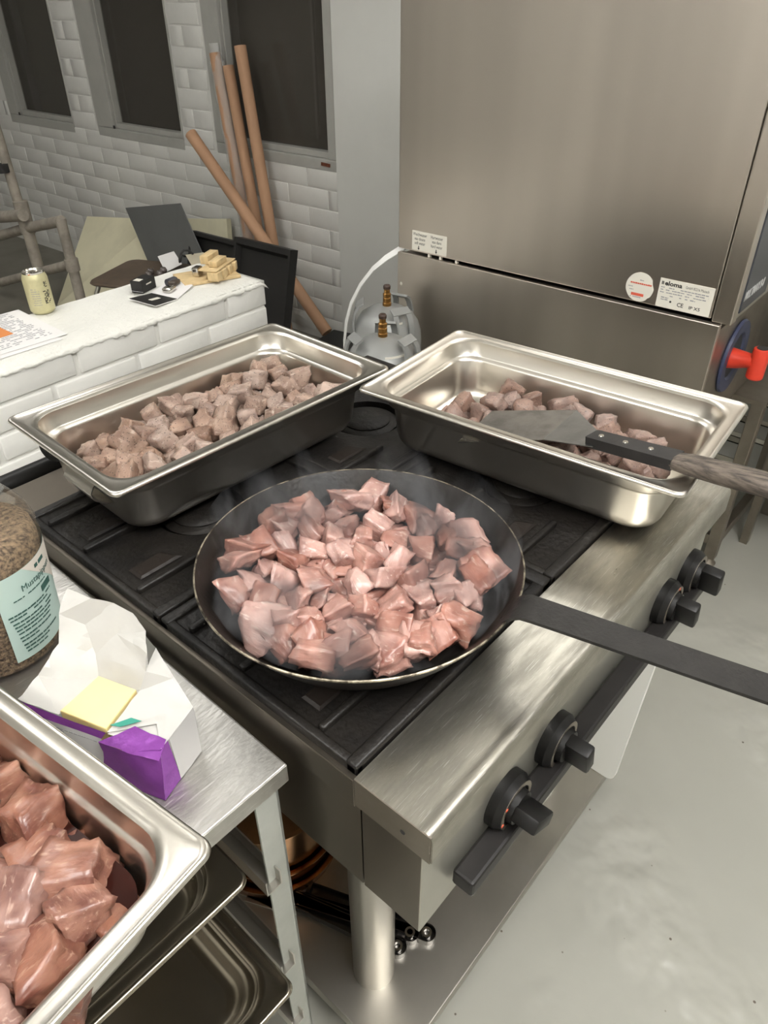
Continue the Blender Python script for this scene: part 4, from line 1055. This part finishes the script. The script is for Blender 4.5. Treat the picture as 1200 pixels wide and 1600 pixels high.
foam('cream foam board leaning on the back wall behind the scaffold frame', [(2.16, 4.44, .352), (2.17, 3.66, .455), (1.98, 3.52, .0), (1.64, 4.06, .0)], .035)
foam('narrow cream board standing by the wall between grey sheet and tubes', [(2.20, 3.62, .46), (2.215, 3.08, .54), (2.14, 3.02, .0), (2.12, 3.55, .0)], .03)

ch = thing('wooden_chair', 'brown plywood chair seat on chrome legs behind the half wall', 'chair', (1.55, 2.86, 0), .42)
sbm = B().rings([rrect(.185, .20, .05, .440), rrect(.19, .205, .05, .447), rrect(.185, .20, .05, .455)], True, True)
obj('seat', sbm, PLY, ch, smooth=.6)
for a_ in (-1, 1):
    for b_2 in (-1, 1): obj('leg', B().tube([(a_*.15, b_2*.16, .44), (a_*.165, b_2*.175, .40), (a_*.18, b_2*.19, 0)], .011, 12), CHROME, ch, smooth=1)
def scrap(label, loc, quad, m_, cat='paper scrap'):
    o = obj('paper_scrap', B().slab(quad, .0012), m_, loc=loc); return tag(o, label, cat)
scrap('crumpled white paper scrap on the chair, the one lying left', (1.67, 2.84, .458), [(-.06, -.04, 0), (.03, -.05, .02), (.05, .03, .06), (-.03, .05, .05)], PAPER)
scrap('pale cardboard scrap standing on the chair next to the cable', (1.75, 2.74, .458), [(-.05, -.05, 0), (.04, -.06, .0), (.06, .02, .055), (-.03, .04, .06)], mat('beige_scrap', (190, 182, 160), .8))
cb = thing('cable', 'short dark cable loop lying on the scraps on the chair', 'cable', (1.70, 2.76, .50))
obj('wire', B().tube([(.05*math.cos(a*.5), .04*math.sin(a*.7), .02 + .015*math.sin(a)) for a in range(14)], .005, 8), INK, cb, smooth=1)
for i, (gx, gy) in enumerate(((1.52, 2.80), (1.56, 2.77), (1.55, 2.83), (1.60, 2.80))):
    g = obj('glass_bead', B().lathe([(0, 0), (.014, .004), (.018, .016), (.012, .028), (0, .032)], 16), mat('glossy_dark_glass', (88, 80, 76), .1, spec=.8) if i == 0 else bpy.data.materials['glossy_dark_glass'], smooth=1, loc=(gx, gy, .456))
    tag(g, 'small glossy round bulb on the brown chair seat', 'bulb', 'bulbs on the chair')

# scaffold frame
sc = thing('scaffold_frame', 'weathered grey steel pipe frame behind the half wall', 'pipe frame')
def pipe(nm, pts, r): return obj(nm, B().tube(pts, r, 16), SCAF, sc, smooth=.8)
pipe('upright', [(1.5, 3.86, 0), (1.5, 3.86, .62)], .030)
pipe('upright', [(1.5, 3.88, .58), (1.5, 3.92, 1.3)], .025)
pipe('upright', [(1.5, 3.46, 0), (1.5, 3.47, .615)], .026)
pipe('top_rail', [(1.5, 3.46, .605), (1.5, 3.86, .505), (1.5, 4.6, .30)], .026)
pipe('middle_rail', [(1.5, 3.46, .395), (1.5, 4.6, .04)], .024)
pipe('cross_pipe', [(1.47, 3.80, .585), (1.5, 4.5, .45)], .030)
pipe('collar', [(1.5, 3.86, .48), (1.5, 3.86, .64)], .037)
pipe('collar', [(1.5, 3.465, .36), (1.5, 3.465, .42)], .034)
obj('coupler', B().lathe([(.012, -.02), (.035, -.02), (.035, .02), (.012, .02)], 24, c=(1.465, 3.885, .80), close=True), INK, sc, smooth=.6)

# ------------------------------------------------------------------ on the stove's lower shelf
cbd = thing('cutting_board', 'white plastic cutting board standing on edge on the lower shelf', 'cutting board', (.742, .036, .1))
cb2 = B(); q = rrect(.20, .23, .02, 0, 6)
rr1 = [(0, p[0]+.20, p[1]+.23) for p in q]; rr2 = [(.014, p[0]+.20, p[1]+.23) for p in q]
cb2.rings([rr1, rr2], True, True)
obj('slab', cb2, PLASTW, cbd, smooth=.6); cbd.rotation_euler = (math.radians(2.0), math.radians(0.5), 0)
def pot(label, z, r, h, cx, cy):
    t = thing('shallow_pan', label, 'pan', (cx, cy, z))
    obj('body', B().lathe([(0, 0), (r*.9, 0), (r*.97, .008), (r, h), (r+.006, h+.002), (r+.006, h+.005), (r-.003, h+.004), (r*.95, .012), (0, .006)], 64), COPPER, t, smooth=.7)
pot('lowest brassy steel pan in the stack under the stove', .1, .130, .040, .165, .50)
pot('middle brassy steel pan in the stack under the stove', .146, .127, .040, .165, .50)
pot('topmost brassy steel pan in the stack under the stove', .192, .124, .11, .165, .50)
def tool(label, x, y, rz):
    t = thing('serving_tool', label, 'kitchen tool', (x, y, .1), rz)
    b = B(); pts = []
    n = 12; Lh = .26; hw = .0165
    for i in range(n+1): a = math.pi + math.pi*i/n; pts.append((hw*math.cos(a), hw*math.sin(a)+hw))
    pts += [(hw*.8, Lh), (-hw*.8, Lh)]
    sc2 = lambda k, z: [(px_*k, (py_-.02)*(1-(1-k)*.2)+.02, z) for px_, py_ in pts]
    b.rings([sc2(1, 0), sc2(1, .016), sc2(.86, .016), sc2(.82, .006)], True, True)
    obj('handle', b, mat('dark_tool_steel', (92, 90, 88), .25, 1.0) if 'dark_tool_steel' not in bpy.data.materials else bpy.data.materials['dark_tool_steel'], t, smooth=.5)
    obj('hanging_eye', B().lathe([(.0055, .008), (.0095, .008), (.0095, .017), (.0055, .017)], 24, c=(0, .0175, 0), close=True), CHROME, t, smooth=.5)
    obj('blade', B().box((-.03, Lh, .001), (.03, Lh+.08, .004), .001), STEELD, t)
tool('steel tool handle with round eye lying left on the lower shelf', .168, .158, .30)
tool('steel tool handle with round eye lying in the middle on the lower shelf', .203, .156, .42)
tool('steel tool handle with round eye lying right on the lower shelf', .222, .132, .36)

# ------------------------------------------------------------------ steam over the frying pan
def steam():
    M = bpy.data.materials.new('steam_vapour'); M.use_nodes = True; nt = M.node_tree; N = nt.nodes; L = nt.links
    N.remove(N['Principled BSDF']); out = N['Material Output']
    vol = N.new('ShaderNodeVolumePrincipled'); vol.inputs['Color'].default_value = (.95, .95, .95, 1); vol.inputs['Anisotropy'].default_value = .2
    tc = N.new('ShaderNodeTexCoord'); mp = N.new('ShaderNodeMapping'); mp.inputs['Scale'].default_value = (1, 1, .55)
    n = N.new('ShaderNodeTexNoise'); n.inputs['Scale'].default_value = 13; n.inputs['Detail'].default_value = 3; n.inputs['Distortion'].default_value = 1.2
    L.new(tc.outputs['Object'], mp.inputs[0]); L.new(mp.outputs[0], n.inputs['Vector'])
    r = N.new('ShaderNodeMapRange'); r.inputs[1].default_value = .53; r.inputs[2].default_value = .74; r.inputs[3].default_value = 0; r.inputs[4].default_value = 1
    L.new(n.outputs['Fac'], r.inputs[0])
    sp_ = N.new('ShaderNodeSeparateXYZ'); L.new(tc.outputs['Object'], sp_.inputs[0])
    h = N.new('ShaderNodeMapRange'); h.inputs[1].default_value = 0.03; h.inputs[2].default_value = .15; h.inputs[3].default_value = 1; h.inputs[4].default_value = 0
    L.new(sp_.outputs['Z'], h.inputs[0])
    m1 = N.new('ShaderNodeMath'); m1.operation = 'MULTIPLY'; L.new(r.outputs[0], m1.inputs[0]); L.new(h.outputs[0], m1.inputs[1])
    m2 = N.new('ShaderNodeMath'); m2.operation = 'MULTIPLY'; m2.inputs[1].default_value = 34.0; L.new(m1.outputs[0], m2.inputs[0])
    L.new(m2.outputs[0], vol.inputs['Density']); L.new(vol.outputs[0], out.inputs['Volume'])
    o = obj('steam', B().lathe([(0, .012), (.165, .022), (.188, .048), (.198, .075), (.20, .11), (.17, .15), (0, .16)], 32), M, None, loc=(PC.x, PC.y, .886))
    return tag(o, 'thin white steam rising off the frying beef', 'steam', kind='stuff')
steam()
